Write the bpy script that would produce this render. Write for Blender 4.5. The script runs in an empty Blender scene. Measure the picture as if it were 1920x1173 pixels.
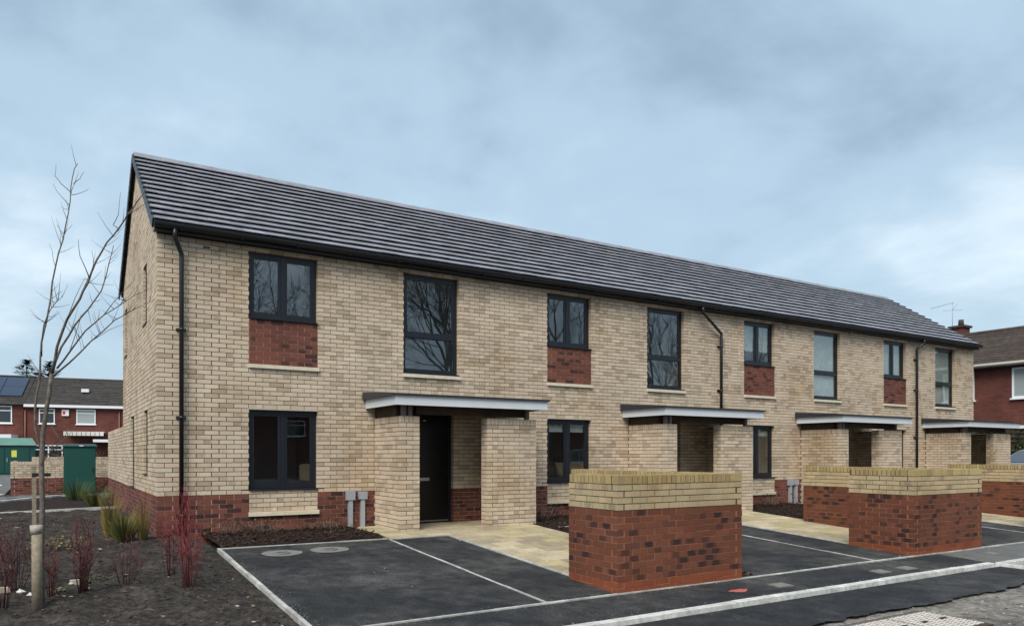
import bpy, math, random
from mathutils import Vector, Matrix, noise
R = math.radians
random.seed(7)
sc = bpy.context.scene
col = sc.collection

# ------------------------------------------------------------------ camera
CAM = Vector((-1.407, -12.4335, 1.3776)); YAW = R(31.975); FPX = 1395.0
cd = bpy.data.cameras.new('camera'); cam = bpy.data.objects.new('camera', cd); col.objects.link(cam)
cam.location = CAM; cam.rotation_euler = (R(90), 0, -YAW)
cd.sensor_width = 36; cd.lens = FPX / 1920 * 36; cd.shift_y = (852.29 - 586.5) / 1920
cd.clip_start = 0.1; cd.clip_end = 2000
sc.camera = cam

# ------------------------------------------------------------------ sky, sun, exposure
SUN_EL, SUN_AZ = 48, 229          # degrees; azimuth clockwise from +Y
w = bpy.data.worlds.new('World'); sc.world = w; w.use_nodes = True
def sky_nodes():
    nt = w.node_tree; N = nt.nodes; L = nt.links; N.clear()
    out = N.new('ShaderNodeOutputWorld'); bg = N.new('ShaderNodeBackground'); bg.inputs[1].default_value = 0.1
    sky = N.new('ShaderNodeTexSky'); sky.sky_type = 'NISHITA'; sky.sun_disc = False
    sky.sun_elevation = R(SUN_EL); sky.sun_rotation = R(SUN_AZ); sky.air_density = 1.4; sky.dust_density = 2.0
    tc = N.new('ShaderNodeTexCoord'); sep = N.new('ShaderNodeSeparateXYZ'); L.new(tc.outputs['Generated'], sep.inputs[0])
    def m(op, a, b=None, c=None):
        n = N.new('ShaderNodeMath'); n.operation = op
        for i, q in enumerate((a, b, c)):
            if q is None: continue
            if isinstance(q, (int, float)): n.inputs[i].default_value = q
            else: L.new(q, n.inputs[i])
        return n.outputs[0]
    zz = m('ADD', m('MAXIMUM', sep.outputs[2], 0.0), 0.32)
    comb = N.new('ShaderNodeCombineXYZ')
    L.new(m('DIVIDE', sep.outputs[0], zz), comb.inputs[0]); L.new(m('DIVIDE', sep.outputs[1], zz), comb.inputs[1])
    n1 = N.new('ShaderNodeTexNoise'); n1.inputs['Scale'].default_value = 1.7; n1.inputs['Detail'].default_value = 9; n1.inputs['Roughness'].default_value = .53
    n1.inputs['Distortion'].default_value = .15
    mp = N.new('ShaderNodeMapping'); mp.inputs['Location'].default_value = (3.35, 1.2, 0); L.new(comb.outputs[0], mp.inputs[0]); L.new(mp.outputs[0], n1.inputs[0])
    cr = N.new('ShaderNodeValToRGB'); cr.color_ramp.interpolation = 'EASE'
    e = cr.color_ramp.elements
    e[0].position = .30; e[0].color = (.178, .247, .318, 1)
    e[1].position = .76; e[1].color = (.445, .515, .57, 1)
    k = e.new(.50); k.color = (.262, .350, .430, 1)
    L.new(n1.outputs[0], cr.inputs[0])
    sc10 = N.new('ShaderNodeVectorMath'); sc10.operation = 'SCALE'; sc10.inputs[3].default_value = 7.0; L.new(cr.outputs[0], sc10.inputs[0])
    mx = N.new('ShaderNodeMixRGB'); mx.inputs[0].default_value = .92
    L.new(sky.outputs[0], mx.inputs[1]); L.new(sc10.outputs[0], mx.inputs[2])
    L.new(mx.outputs[0], bg.inputs[0]); L.new(bg.outputs[0], out.inputs[0])
sky_nodes()
sd = bpy.data.lights.new('sun', 'SUN'); sd.energy = 1.5; sd.angle = R(35); sd.color = (1.0, .95, .88)
sun = bpy.data.objects.new('sun', sd); col.objects.link(sun)
_az, _el = R(SUN_AZ), R(SUN_EL)
sdir = Vector((math.sin(_az) * math.cos(_el), math.cos(_az) * math.cos(_el), math.sin(_el)))
sun.rotation_euler = sdir.to_track_quat('Z', 'Y').to_euler(); sun.location = sdir * 60
vs = sc.view_settings; vs.view_transform = 'Standard'; vs.look = 'None'; vs.gamma = 1; vs.use_curve_mapping = False
vs.exposure = 1.4
sc.cycles.use_denoising = True; sc.cycles.max_bounces = 7; sc.cycles.transparent_max_bounces = 12
sc.cycles.sample_clamp_indirect = 4
try: sc.cycles.denoiser = 'OPENIMAGEDENOISE'
except Exception: pass

# ------------------------------------------------------------------ helpers
def proj(p):
    d = Vector(p) - CAM; c, s = math.cos(YAW), math.sin(YAW)
    x = d.x * c - d.y * s; z = d.x * s + d.y * c
    if z < .2: return None
    return (960 + FPX * x / z, 852.29 - FPX * d.z / z, z)
def gz(x, y):
    return .125 - .0604 * min(max(0, -1.15 - y), 6.75)

class MB:
    def __init__(s): s.v = []; s.f = []; s.m = []; s.c = []; s.l = []; s.smooth = []
    def face(s, idx, mat=0, c=(1, 1, 1, 1), l=None, sm=False):
        s.f.append(idx); s.m.append(mat); s.c.append(c); s.l.append(l); s.smooth.append(sm)
    def quad(s, a, b, c_, d, mat=0, c=(1, 1, 1, 1), l=None):
        n = len(s.v); s.v += [tuple(a), tuple(b), tuple(c_), tuple(d)]; s.face((n, n + 1, n + 2, n + 3), mat, c, l)
    def tri(s, a, b, c_, mat=0, c=(1, 1, 1, 1)):
        n = len(s.v); s.v += [tuple(a), tuple(b), tuple(c_)]; s.face((n, n + 1, n + 2), mat, c)
    def hexa(s, P, mat=0, c=(1, 1, 1, 1), skip=()):
        """P: 8 points, bottom 4 ccw then top 4"""
        n = len(s.v); s.v += [tuple(p) for p in P]
        for i, q in enumerate(((3, 2, 1, 0), (4, 5, 6, 7), (0, 1, 5, 4), (1, 2, 6, 5), (2, 3, 7, 6), (3, 0, 4, 7))):
            if i in skip: continue
            s.face(tuple(n + k for k in q), mat, c)
    def box(s, x0, x1, y0, y1, z0, z1, mat=0, c=(1, 1, 1, 1), skip=()):
        s.hexa(((x0, y0, z0), (x1, y0, z0), (x1, y1, z0), (x0, y1, z0), (x0, y0, z1), (x1, y0, z1), (x1, y1, z1), (x0, y1, z1)), mat, c, skip)
    def tube(s, pts, rad, n=6, mat=0, c=(1, 1, 1, 1), caps=True):
        pts = [Vector(p) for p in pts]
        if not isinstance(rad, (list, tuple)): rad = [rad] * len(pts)
        base = len(s.v); prev = None
        for i, p in enumerate(pts):
            t = (pts[min(i + 1, len(pts) - 1)] - pts[max(i - 1, 0)]).normalized()
            if prev is None:
                a = Vector((0, 0, 1)) if abs(t.z) < .9 else Vector((1, 0, 0)); u = t.cross(a).normalized()
            else:
                u = (prev - t * prev.dot(t)).normalized()
            prev = u; vv = t.cross(u)
            for k in range(n):
                an = 2 * math.pi * k / n; q = p + (u * math.cos(an) + vv * math.sin(an)) * rad[i]; s.v.append(tuple(q))
        for i in range(len(pts) - 1):
            for k in range(n):
                a = base + i * n + k; b = base + i * n + (k + 1) % n
                s.face((a, b, b + n, a + n), mat, c, None, True)
        if caps:
            s.face(tuple(base + k for k in reversed(range(n))), mat, c); e = base + (len(pts) - 1) * n
            s.face(tuple(e + k for k in range(n)), mat, c)
    def disc(s, x, y, z, r, h, n=24, mat=0, c=(1, 1, 1, 1)):
        b = len(s.v)
        for zz in (z, z + h):
            for k in range(n): s.v.append((x + r * math.cos(2 * math.pi * k / n), y + r * math.sin(2 * math.pi * k / n), zz))
        s.face(tuple(b + n + k for k in range(n)), mat, c)
        for k in range(n): s.face((b + k, b + (k + 1) % n, b + n + (k + 1) % n, b + n + k), mat, c)
    def lump(s, p, r, mat=0, c=(1, 1, 1, 1), sq=(1, 1, .7)):
        n = len(s.v); j = lambda: random.uniform(.7, 1.25)
        a = random.uniform(0, 6.28); ca, sa = math.cos(a), math.sin(a)
        for dx, dy, dz in ((0, 0, 1), (1, 0, .1), (0, 1, 0), (-1, 0, .1), (0, -1, 0), (0, 0, -1)):
            f = r * j(); X = dx * sq[0] * f; Y = dy * sq[1] * f
            s.v.append((p[0] + X * ca - Y * sa, p[1] + X * sa + Y * ca, p[2] + dz * sq[2] * f))
        for q in ((0, 1, 2), (0, 2, 3), (0, 3, 4), (0, 4, 1), (5, 2, 1), (5, 3, 2), (5, 4, 3), (5, 1, 4)): s.face(tuple(n + k for k in q), mat, c)
    def mesh(s, name, mats):
        me = bpy.data.meshes.new(name); me.from_pydata(s.v, [], s.f)
        for m_ in mats: me.materials.append(m_)
        me.polygons.foreach_set('material_index', s.m); me.polygons.foreach_set('use_smooth', s.smooth)
        at = me.color_attributes.new('Col', 'FLOAT_COLOR', 'CORNER'); flat = []
        for f, c in zip(s.f, s.c):
            flat += (list(c) if len(c) == 4 else list(c) + [1]) * len(f)
        at.data.foreach_set('color', flat)
        if any(s.l):
            at = me.color_attributes.new('Loc', 'FLOAT_COLOR', 'CORNER'); flat = []
            for f, l in zip(s.f, s.l):
                if l is None: flat += [.5, .5, .5, 0] * len(f)
                else:
                    for q in l: flat += q
            at.data.foreach_set('color', flat)
        me.update(); return me
    def build(s, name, mats, parent=None, **props):
        if not isinstance(mats, (list, tuple)): mats = [mats]
        return obj(name, s.mesh(name, mats), parent, **props)

def rootloc(o):
    while o.parent: o = o.parent
    return o.location
def obj(name, data, parent=None, loc=None, **props):
    o = bpy.data.objects.new(name, data); col.objects.link(o)
    if loc is not None: o.location = loc
    if parent is not None:
        o.parent = parent
        if parent.parent is None: o.matrix_parent_inverse = Matrix.LocRotScale(parent.location, parent.rotation_euler, None).inverted()
    for k, v_ in props.items():
        if v_ is not None: o[k] = v_
    return o
def thing(name, label, cat, loc=(0, 0, 0), group=None, kind=None):
    return obj(name, None, None, loc, label=label, category=cat, group=group, kind=kind)
def copy_tree(o, parent=None):
    c = o.copy(); col.objects.link(c)
    if parent is not None: c.parent = parent
    for ch in o.children: copy_tree(ch, c)
    return c

# ------------------------------------------------------------------ materials
def mat(name, color=(.5, .5, .5), rough=.8, spec=.5, metal=0, var=.0, vscale=8, bump=0, bscale=60, usecol=False, col2=None, c2scale=1.5, c2lo=.45, c2hi=.65, detail=6, bdist=.01, v2=0., v2scale=3.):
    m = bpy.data.materials.new(name); m.use_nodes = True; nt = m.node_tree; N = nt.nodes; L = nt.links
    b = N['Principled BSDF']; b.inputs['Roughness'].default_value = rough; b.inputs['Metallic'].default_value = metal
    b.inputs['Specular IOR Level'].default_value = spec
    ge = N.new('ShaderNodeNewGeometry')
    rgb = N.new('ShaderNodeRGB'); rgb.outputs[0].default_value = (*color, 1); cur = rgb.outputs[0]
    def mix(fac, a, bb, bt='MIX'):
        n = N.new('ShaderNodeMixRGB'); n.blend_type = bt
        for i, q in enumerate((fac, a, bb)):
            if isinstance(q, (int, float)): n.inputs[i].default_value = q
            elif isinstance(q, tuple): n.inputs[i].default_value = (*q, 1)
            else: L.new(q, n.inputs[i])
        return n.outputs[0]
    def ntex(scale, det=detail, ro=.6):
        n = N.new('ShaderNodeTexNoise'); n.inputs['Scale'].default_value = scale; n.inputs['Detail'].default_value = det; n.inputs['Roughness'].default_value = ro
        L.new(ge.outputs['Position'], n.inputs['Vector']); return n.outputs[0]
    def ramp(f, lo, hi, a=0., bb=1.):
        n = N.new('ShaderNodeMapRange'); n.inputs[1].default_value = lo; n.inputs[2].default_value = hi; n.inputs[3].default_value = a; n.inputs[4].default_value = bb
        L.new(f, n.inputs[0]); return n.outputs[0]
    if usecol:
        at = N.new('ShaderNodeAttribute'); at.attribute_name = 'Col'; cur = mix(1., cur, at.outputs[0], 'MULTIPLY')
    if col2: cur = mix(ramp(ntex(c2scale), c2lo, c2hi), cur, col2)
    if var:
        n = N.new('ShaderNodeCombineXYZ'); f = ramp(ntex(vscale), .32, .68, 1 - var, 1 + var)
        for i in range(3): L.new(f, n.inputs[i])
        cur = mix(1., cur, n.outputs[0], 'MULTIPLY')
    if v2:
        n = N.new('ShaderNodeCombineXYZ'); f = ramp(ntex(v2scale, 8, .7), .36, .64, 1 - v2, 1 + v2)
        for i in range(3): L.new(f, n.inputs[i])
        cur = mix(1., cur, n.outputs[0], 'MULTIPLY')
    L.new(cur, b.inputs['Base Color'])
    if bump:
        bp = N.new('ShaderNodeBump'); bp.inputs['Strength'].default_value = bump; bp.inputs['Distance'].default_value = bdist
        L.new(ntex(bscale), bp.inputs['Height']); L.new(bp.outputs[0], b.inputs['Normal'])
    m['_t'] = 1
    return m

def brick_mat(name, dark, soft=1.1):
    m = bpy.data.materials.new(name); m.use_nodes = True; nt = m.node_tree; N = nt.nodes; L = nt.links
    b = N['Principled BSDF']; b.inputs['Roughness'].default_value = .88; b.inputs['Specular IOR Level'].default_value = .25
    ge = N.new('ShaderNodeNewGeometry'); pos = ge.outputs['Position']
    ca = N.new('ShaderNodeAttribute'); ca.attribute_name = 'Col'; lo = N.new('ShaderNodeAttribute'); lo.attribute_name = 'Loc'
    sp = N.new('ShaderNodeSeparateColor'); L.new(lo.outputs['Color'], sp.inputs[0])
    def m_(op, a, bb=None, clamp=False):
        n = N.new('ShaderNodeMath'); n.operation = op; n.use_clamp = clamp
        for i, q in enumerate((a, bb)):
            if q is None: continue
            if isinstance(q, (int, float)): n.inputs[i].default_value = q
            else: L.new(q, n.inputs[i])
        return n.outputs[0]
    def ntex(scale, det=5, ro=.6):
        n = N.new('ShaderNodeTexNoise'); n.inputs['Scale'].default_value = scale; n.inputs['Detail'].default_value = det; n.inputs['Roughness'].default_value = ro
        L.new(pos, n.inputs['Vector']); return n.outputs[0]
    def mix(fac, a, bb, bt='MIX'):
        n = N.new('ShaderNodeMixRGB'); n.blend_type = bt
        for i, q in enumerate((fac, a, bb)):
            if isinstance(q, (int, float)): n.inputs[i].default_value = q
            elif isinstance(q, tuple): n.inputs[i].default_value = (*q, 1)
            else: L.new(q, n.inputs[i])
        return n.outputs[0]
    dx = m_('DIVIDE', m_('SUBTRACT', sp.outputs[0], m_('ADD', m_('MULTIPLY', sp.outputs[2], .6), .2)), .34)
    dz = m_('DIVIDE', m_('SUBTRACT', sp.outputs[1], .5), .80)
    d2 = m_('ADD', m_('POWER', m_('ABSOLUTE', dx), 3.), m_('POWER', m_('ABSOLUTE', dz), 4.))
    nz = m_('SUBTRACT', ntex(22), .5)
    mask = m_('MULTIPLY', m_('MULTIPLY', m_('SUBTRACT', m_('ADD', 1.0, m_('MULTIPLY', nz, 2.4)), d2), soft, True), lo.outputs['Alpha'], True)
    cur = mix(mask, ca.outputs['Color'], dark)
    fine = N.new('ShaderNodeMapRange'); L.new(ntex(55, 6, .7), fine.inputs[0])
    for i, q in enumerate((.3, .7, .86, 1.13)): fine.inputs[i + 1].default_value = q
    big = N.new('ShaderNodeMapRange'); L.new(ntex(.9, 4), big.inputs[0])
    for i, q in enumerate((.3, .7, .84, 1.10)): big.inputs[i + 1].default_value = q
    cx = N.new('ShaderNodeCombineXYZ'); f = m_('MULTIPLY', fine.outputs[0], big.outputs[0])
    for i in range(3): L.new(f, cx.inputs[i])
    cur = mix(1., cur, cx.outputs[0], 'MULTIPLY')
    st = N.new('ShaderNodeMapRange'); L.new(ntex(.55, 5, .65), st.inputs[0])
    for i, q in enumerate((.53, .70, 0., .8)): st.inputs[i + 1].default_value = q
    cur = mix(st.outputs[0], cur, mix(1., cur, (.80, .72, .58), 'MULTIPLY'))
    L.new(cur, b.inputs['Base Color'])
    bp = N.new('ShaderNodeBump'); bp.inputs['Strength'].default_value = .45; bp.inputs['Distance'].default_value = .004
    L.new(ntex(90), bp.inputs['Height']); L.new(bp.outputs[0], b.inputs['Normal'])
    return m

M_BUFF = brick_mat('buff_brick', (.25, .185, .125))
M_RED = brick_mat('red_brick', (.032, .019, .016), 1.4)
M_MORT = mat('brown_mortar', (.105, .078, .056), .95, .1, var=.2, vscale=5)
M_MORTR = mat('pink_mortar', (.47, .32, .26), .95, .1, var=.2, vscale=5)
M_MORTG = mat('pale_red_mortar', (.25, .115, .075), .95, .1, var=.2, vscale=5)
M_TILE = mat('roof_tile', (.245, .243, .268), .36, .8, var=.22, vscale=3.5, bump=.2, bscale=50, usecol=True, bdist=.004)
M_BLACK = mat('black_plastic', (.012, .012, .014), .38, .5)
M_FASC = mat('dark_timber_fascia', (.016, .014, .014), .55, .4)
M_FRAME = mat('anthracite_upvc', (.0085, .0105, .0155), .36, .5)
M_STONE = mat('cast_stone', (.60, .53, .40), .8, .3, var=.1, vscale=9)
M_LINTEL = mat('painted_lintel', (.42, .38, .33), .6, .3)
M_CANOPY = mat('grey_fascia_board', (.57, .60, .62), .45, .4, var=.04, vscale=3)
M_SHEET = mat('dark_roof_sheet', (.022, .026, .033), .45, .5)
M_DARKWOOD = mat('dark_timber', (.05, .032, .022), .7, .3, var=.3, vscale=7)
M_POST = mat('grey_post', (.17, .14, .125), .6, .4, var=.1)
M_DOOR = mat('black_door_skin', (.0022, .0025, .003), .35, .45)
M_METAL = mat('satin_metal', (.5, .5, .5), .35, .5, metal=.9)
M_WHITEP = mat('white_plastic', (.72, .73, .72), .4, .5)
M_GREYP = mat('grey_plastic', (.30, .32, .35), .5, .4, var=.05)
M_PLASTER = mat('interior_plaster', (.70, .69, .66), .9, .2)
M_FLOORB = mat('interior_floor', (.10, .095, .09), .7, .3)
M_BLIND = mat('pale_blind', (.42, .44, .42), .85, .2, var=.12, vscale=4, v2=.1, v2scale=12)
M_TARMAC = mat('fresh_tarmac', (.0185, .0198, .0222), .85, .3, var=.55, vscale=42, bump=1, bscale=110, col2=(.075, .071, .066), c2scale=.62, c2lo=.44, c2hi=.76, detail=10, bdist=.008, v2=.42, v2scale=5)
M_OLDTAR = mat('worn_tarmac', (.118, .118, .114), .9, .3, var=.3, vscale=40, v2=.2, v2scale=2, bump=.5, bscale=120)
M_KERB = mat('pale_concrete', (.50, .49, .46), .85, .3, var=.2, vscale=14, v2=.22, v2scale=4, bump=.2, bscale=60, usecol=True)
M_EDGE = mat('concrete_edging', (.38, .37, .345), .9, .3, var=.25, vscale=11, v2=.25, v2scale=3, usecol=True)
M_SLAB = mat('buff_paving', (.37, .315, .205), .88, .3, var=.16, vscale=25, v2=.15, v2scale=2.5, bump=.25, bscale=80, usecol=True)
M_JOINT = mat('paving_joint', (.11, .09, .05), .95, .1, var=.2)
M_SOIL = mat('dark_topsoil', (.040, .034, .029), .97, .15, var=.55, vscale=16, bump=1, bscale=45, col2=(.062, .053, .046), c2scale=4, c2lo=.45, c2hi=.7, v2=.35, v2scale=2.2, bdist=.03)
M_CHIP = mat('bark_chip', (.034, .020, .015), .9, .25, var=.3, vscale=60, usecol=True)
M_GRAVEL = mat('dusty_subbase', (.22, .198, .172), .97, .2, var=.45, vscale=16, v2=.3, v2scale=3, bump=1, bscale=35, col2=(.085, .078, .07), c2scale=1.6, c2lo=.42, c2hi=.66, detail=8, bdist=.03)
M_STONEG = mat('loose_stone', (.24, .23, .215), .95, .2, var=.2, usecol=True)
M_COVER = mat('concrete_cover', (.17, .163, .148), .9, .3, var=.2, vscale=25)
M_STUD = mat('worn_stud', (.50, .45, .40), .6, .4, var=.2, vscale=15)
M_STEEL = mat('galvanised_cover', (.13, .11, .095), .6, .4, metal=.2, var=.25, vscale=20)
M_SPRAY = mat('red_spray_paint', (.42, .105, .09), .8, .2, var=.2, vscale=30)
M_BARK = mat('young_bark', (.135, .115, .095), .9, .2, var=.4, vscale=25, bump=.6, bscale=60, v2=.25, v2scale=9)
M_STAKE = mat('weathered_stake', (.24, .20, .145), .9, .2, var=.25, vscale=25)
M_DOG = mat('red_stem', (.22, .042, .045), .6, .3, usecol=True)
M_GRASSB = mat('grass_blade', (.10, .11, .035), .8, .2, usecol=True)
M_LEAF = mat('small_leaf', (.07, .09, .035), .7, .3, usecol=True)
M_GREEN = mat('green_cabinet', (.0055, .058, .046), .5, .45, var=.06, vscale=3)
M_GREENROOF = mat('green_roof', (.10, .21, .17), .55, .4, var=.1, vscale=2)
M_WHITE = mat('white_upvc', (.74, .75, .75), .4, .4)
M_TRUNK = mat('tree_bark', (.075, .064, .052), .95, .2)
M_NEEDLE = mat('conifer_needle', (.018, .030, .018), .8, .2, usecol=True)
M_SOLAR = mat('solar_panel', (.02, .03, .06), .15, .6)
M_AWN = mat('awning_cloth', (.6, .58, .52), .8, .2)
M_FENCE = mat('fence_board', (.045, .038, .028), .9, .2, var=.3, vscale=6)
M_HEDGE = mat('hedge_leaf', (.03, .045, .018), .8, .2, usecol=True)
M_CARP = mat('silver_car_paint', (.42, .45, .48), .28, .5, metal=.5)
M_TYRE = mat('tyre_rubber', (.02, .02, .02), .9, .2)
M_CARGLASS = mat('car_glass', (.03, .035, .04), .05, .8)
M_LAMP = mat('lamp_lens', (.6, .6, .6), .1, .6)
M_GROUND = mat('far_ground', (.055, .056, .05), .95, .2, var=.3, vscale=.6)
M_ROAD = mat('road_tarmac', (.075, .076, .076), .93, .3, var=.3, vscale=20, bump=.4, bscale=80)
M_YELLOW = mat('yellow_sticker', (.65, .62, .12), .5, .3)
M_REDM = mat('red_marking', (.5, .06, .05), .5, .3)

def glass_mat():
    m = bpy.data.materials.new('window_glass'); m.use_nodes = True; nt = m.node_tree; N = nt.nodes; L = nt.links; N.clear()
    out = N.new('ShaderNodeOutputMaterial'); mx = N.new('ShaderNodeMixShader'); tr = N.new('ShaderNodeBsdfTransparent'); gl = N.new('ShaderNodeBsdfGlossy')
    tr.inputs[0].default_value = (.90, .93, .92, 1); gl.inputs['Roughness'].default_value = .0; gl.inputs[0].default_value = (.92, .96, 1, 1)
    fr = N.new('ShaderNodeFresnel'); fr.inputs[0].default_value = 2.35
    ge = N.new('ShaderNodeNewGeometry'); nz = N.new('ShaderNodeTexNoise'); nz.inputs['Scale'].default_value = 1.6; nz.inputs['Detail'].default_value = 1
    L.new(ge.outputs['Position'], nz.inputs['Vector'])
    bp = N.new('ShaderNodeBump'); bp.inputs['Strength'].default_value = .12; bp.inputs['Distance'].default_value = .008; L.new(nz.outputs[0], bp.inputs['Height'])
    L.new(bp.outputs[0], gl.inputs['Normal'])
    bf = N.new('ShaderNodeMath'); bf.operation = 'SUBTRACT'; bf.inputs[0].default_value = 1; L.new(ge.outputs['Backfacing'], bf.inputs[1])
    mu = N.new('ShaderNodeMath'); mu.operation = 'MULTIPLY'; L.new(fr.outputs[0], mu.inputs[0]); L.new(bf.outputs[0], mu.inputs[1])
    L.new(mu.outputs[0], mx.inputs[0]); L.new(tr.outputs[0], mx.inputs[1]); L.new(gl.outputs[0], mx.inputs[2]); L.new(mx.outputs[0], out.inputs[0])
    return m
M_GLASS = glass_mat()

def brickpattern_mat(name, c1, c2, mortar, horiz='XY'):
    """far brickwork, too small to tell brick from brick"""
    m = bpy.data.materials.new(name); m.use_nodes = True; nt = m.node_tree; N = nt.nodes; L = nt.links
    b = N['Principled BSDF']; b.inputs['Roughness'].default_value = .9; b.inputs['Specular IOR Level'].default_value = .2
    tc = N.new('ShaderNodeTexCoord'); sp = N.new('ShaderNodeSeparateXYZ'); L.new(tc.outputs['Object'], sp.inputs[0])
    ad = N.new('ShaderNodeMath'); ad.operation = 'ADD'; L.new(sp.outputs[0], ad.inputs[0]); L.new(sp.outputs[1], ad.inputs[1])
    cb = N.new('ShaderNodeCombineXYZ'); L.new(ad.outputs[0], cb.inputs[0]); L.new(sp.outputs[2], cb.inputs[1])
    br = N.new('ShaderNodeTexBrick'); L.new(cb.outputs[0], br.inputs[0])
    br.inputs['Color1'].default_value = (*c1, 1); br.inputs['Color2'].default_value = (*c2, 1); br.inputs['Mortar'].default_value = (*mortar, 1)
    br.inputs['Scale'].default_value = 1; br.inputs['Mortar Size'].default_value = .006; br.inputs['Brick Width'].default_value = .225; br.inputs['Row Height'].default_value = .075
    nz = N.new('ShaderNodeTexNoise'); nz.inputs['Scale'].default_value = 1.2; nz.inputs['Detail'].default_value = 6; L.new(tc.outputs['Object'], nz.inputs['Vector'])
    mr = N.new('ShaderNodeMapRange'); L.new(nz.outputs[0], mr.inputs[0])
    for i, q in enumerate((.3, .7, .75, 1.2)): mr.inputs[i + 1].default_value = q
    cx = N.new('ShaderNodeCombineXYZ')
    for i in range(3): L.new(mr.outputs[0], cx.inputs[i])
    mu = N.new('ShaderNodeMixRGB'); mu.blend_type = 'MULTIPLY'; mu.inputs[0].default_value = 1; L.new(br.outputs[0], mu.inputs[1]); L.new(cx.outputs[0], mu.inputs[2])
    L.new(mu.outputs[0], b.inputs['Base Color']); return m
M_FARBRICK = brickpattern_mat('far_red_brick', (.13, .042, .031), (.095, .03, .024), (.13, .07, .055))
M_FARBUFF = brickpattern_mat('far_buff_brick', (.42, .35, .24), (.36, .29, .19), (.12, .09, .065))
M_FARTILE = mat('far_roof_tile', (.045, .040, .036), .85, .3, var=.3, vscale=4, usecol=True)
M_BROWNTILE = mat('brown_roof_tile', (.062, .046, .037), .85, .3, var=.3, vscale=5, usecol=True)

# ------------------------------------------------------------------ brick laying
CH = .0727; MOD = .225; JT = .010
def clr(base, amt, hue=.04):
    k = random.uniform(1 - amt, 1 + amt); return tuple(max(.004, b * k * random.uniform(1 - hue, 1 + hue)) for b in base) + (1,)
def brick_look(kind):
    r = random.random()
    if kind == 'buff':
        base = (.535, .428, .318)
        if r < .05: c = clr((.42, .33, .23), .06, .02)
        elif r < .25: c = clr((.585, .48, .365), .04, .015)
        else: c = clr(base, .055, .015)
        sm = random.uniform(.3, .85) if random.random() < .18 else 0
    elif kind == 'garden_buff':
        c = clr((.43, .337, .20), .10, .02); sm = random.uniform(.3, .8) if random.random() < .2 else 0
    elif kind == 'cap_buff':
        c = clr((.37, .28, .13), .18, .03); sm = random.uniform(.3, .7) if random.random() < .3 else 0
    elif kind == 'red':
        c = clr((.158, .056, .039), .16); sm = random.uniform(.6, 1) if random.random() < .22 else 0
        if r < .12: c = clr((.07, .028, .023), .2)
    elif kind == 'garden_red':
        c = clr((.150, .054, .030), .13); sm = random.uniform(.5, 1.) if random.random() < .27 else 0
        if r < .10: c = clr((.105, .040, .026), .12)
    else:
        c = clr((.21, .058, .026), .10); sm = 0
    return c, (random.random(), sm)
NVAR = 14
LOOKS = {}
for k_ in ('buff', 'garden_buff', 'cap_buff', 'red', 'garden_red', 'orange'):
    LOOKS[k_] = [brick_look(k_) for _ in range(NVAR * (1 if k_ == 'orange' else 2))]

def lay(frame, L, z0, n, kindfn, openings=(), start='own', end='own', ch=CH, top=None, depth=.1025):
    """running bond on a face; frame=(origin xy, along xy, outward xy); returns brick records"""
    out = []
    for r in range(n):
        za, zb = z0 + r * ch, z0 + (r + 1) * ch - JT
        odd = r % 2
        a0 = 0.
        if start == 'alt' and odd: a0 = .1125
        if start == 'alt2' and not odd: a0 = .1125
        e0 = L
        if end == 'alt' and odd: e0 = L - .1125
        if end == 'alt2' and not odd: e0 = L - .1125
        u = -.1125 if (odd if start != 'alt2' else not odd) else 0.
        while u < L - .001:
            x0, x1 = max(u, a0), min(u + MOD - JT, e0); u += MOD
            if x1 - x0 < .025: continue
            pcs = [(x0, x1, za, zb)]
            for (oa, ob, oc, od) in openings:
                nx = []
                for (p, q, s_, t) in pcs:
                    if q <= oa or p >= ob or t <= oc + .001 or s_ >= od - .001: nx.append((p, q, s_, t)); continue
                    if s_ < oc - .02: nx.append((p, q, s_, oc)); continue
                    if t > od + .02: nx.append((p, q, od, t)); continue
                    if p < oa: nx.append((p, oa, s_, t))
                    if q > ob: nx.append((ob, q, s_, t))
                pcs = nx
            for (p, q, s_, t) in pcs:
                if q - p < .02: continue
                if top and not top((p + q) / 2, t): continue
                out.append((frame, p, q, s_, t, kindfn((p + q) / 2, (s_ + t) / 2), depth))
    return out

def brick_geo(mb, O, U, Nn, l, h, depth, look, mat_i, jit=True):
    c, (rx, sm) = look
    O = Vector(O); U = Vector(U); Nn = Vector(Nn)
    if jit:
        O = O + Nn * random.uniform(-.0015, .002); tilt = random.uniform(-.0012, .0012)
    else: tilt = 0
    up = Vector((0, 0, 1))
    a, b = O, O + U * l + up * tilt
    d = -Nn * depth
    n = len(mb.v)
    mb.v += [tuple(p) for p in (a, b, b + up * h, a + up * h, a + d, b + d, b + up * h + d, a + up * h + d)]
    FL = [[0, 0, rx, sm], [1, 0, rx, sm], [1, 1, rx, sm], [0, 1, rx, sm]]
    flip = U.cross(up).dot(Nn) < 0
    for q, l_ in (((0, 1, 2, 3), FL), ((1, 5, 6, 2), None), ((4, 0, 3, 7), None), ((3, 2, 6, 7), None), ((4, 5, 1, 0), None)):
        q = tuple(n + k for k in q)
        if flip:
            q = q[::-1]; l_ = l_[::-1] if l_ else None
        mb.face(q, mat_i, c, l_)

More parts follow.
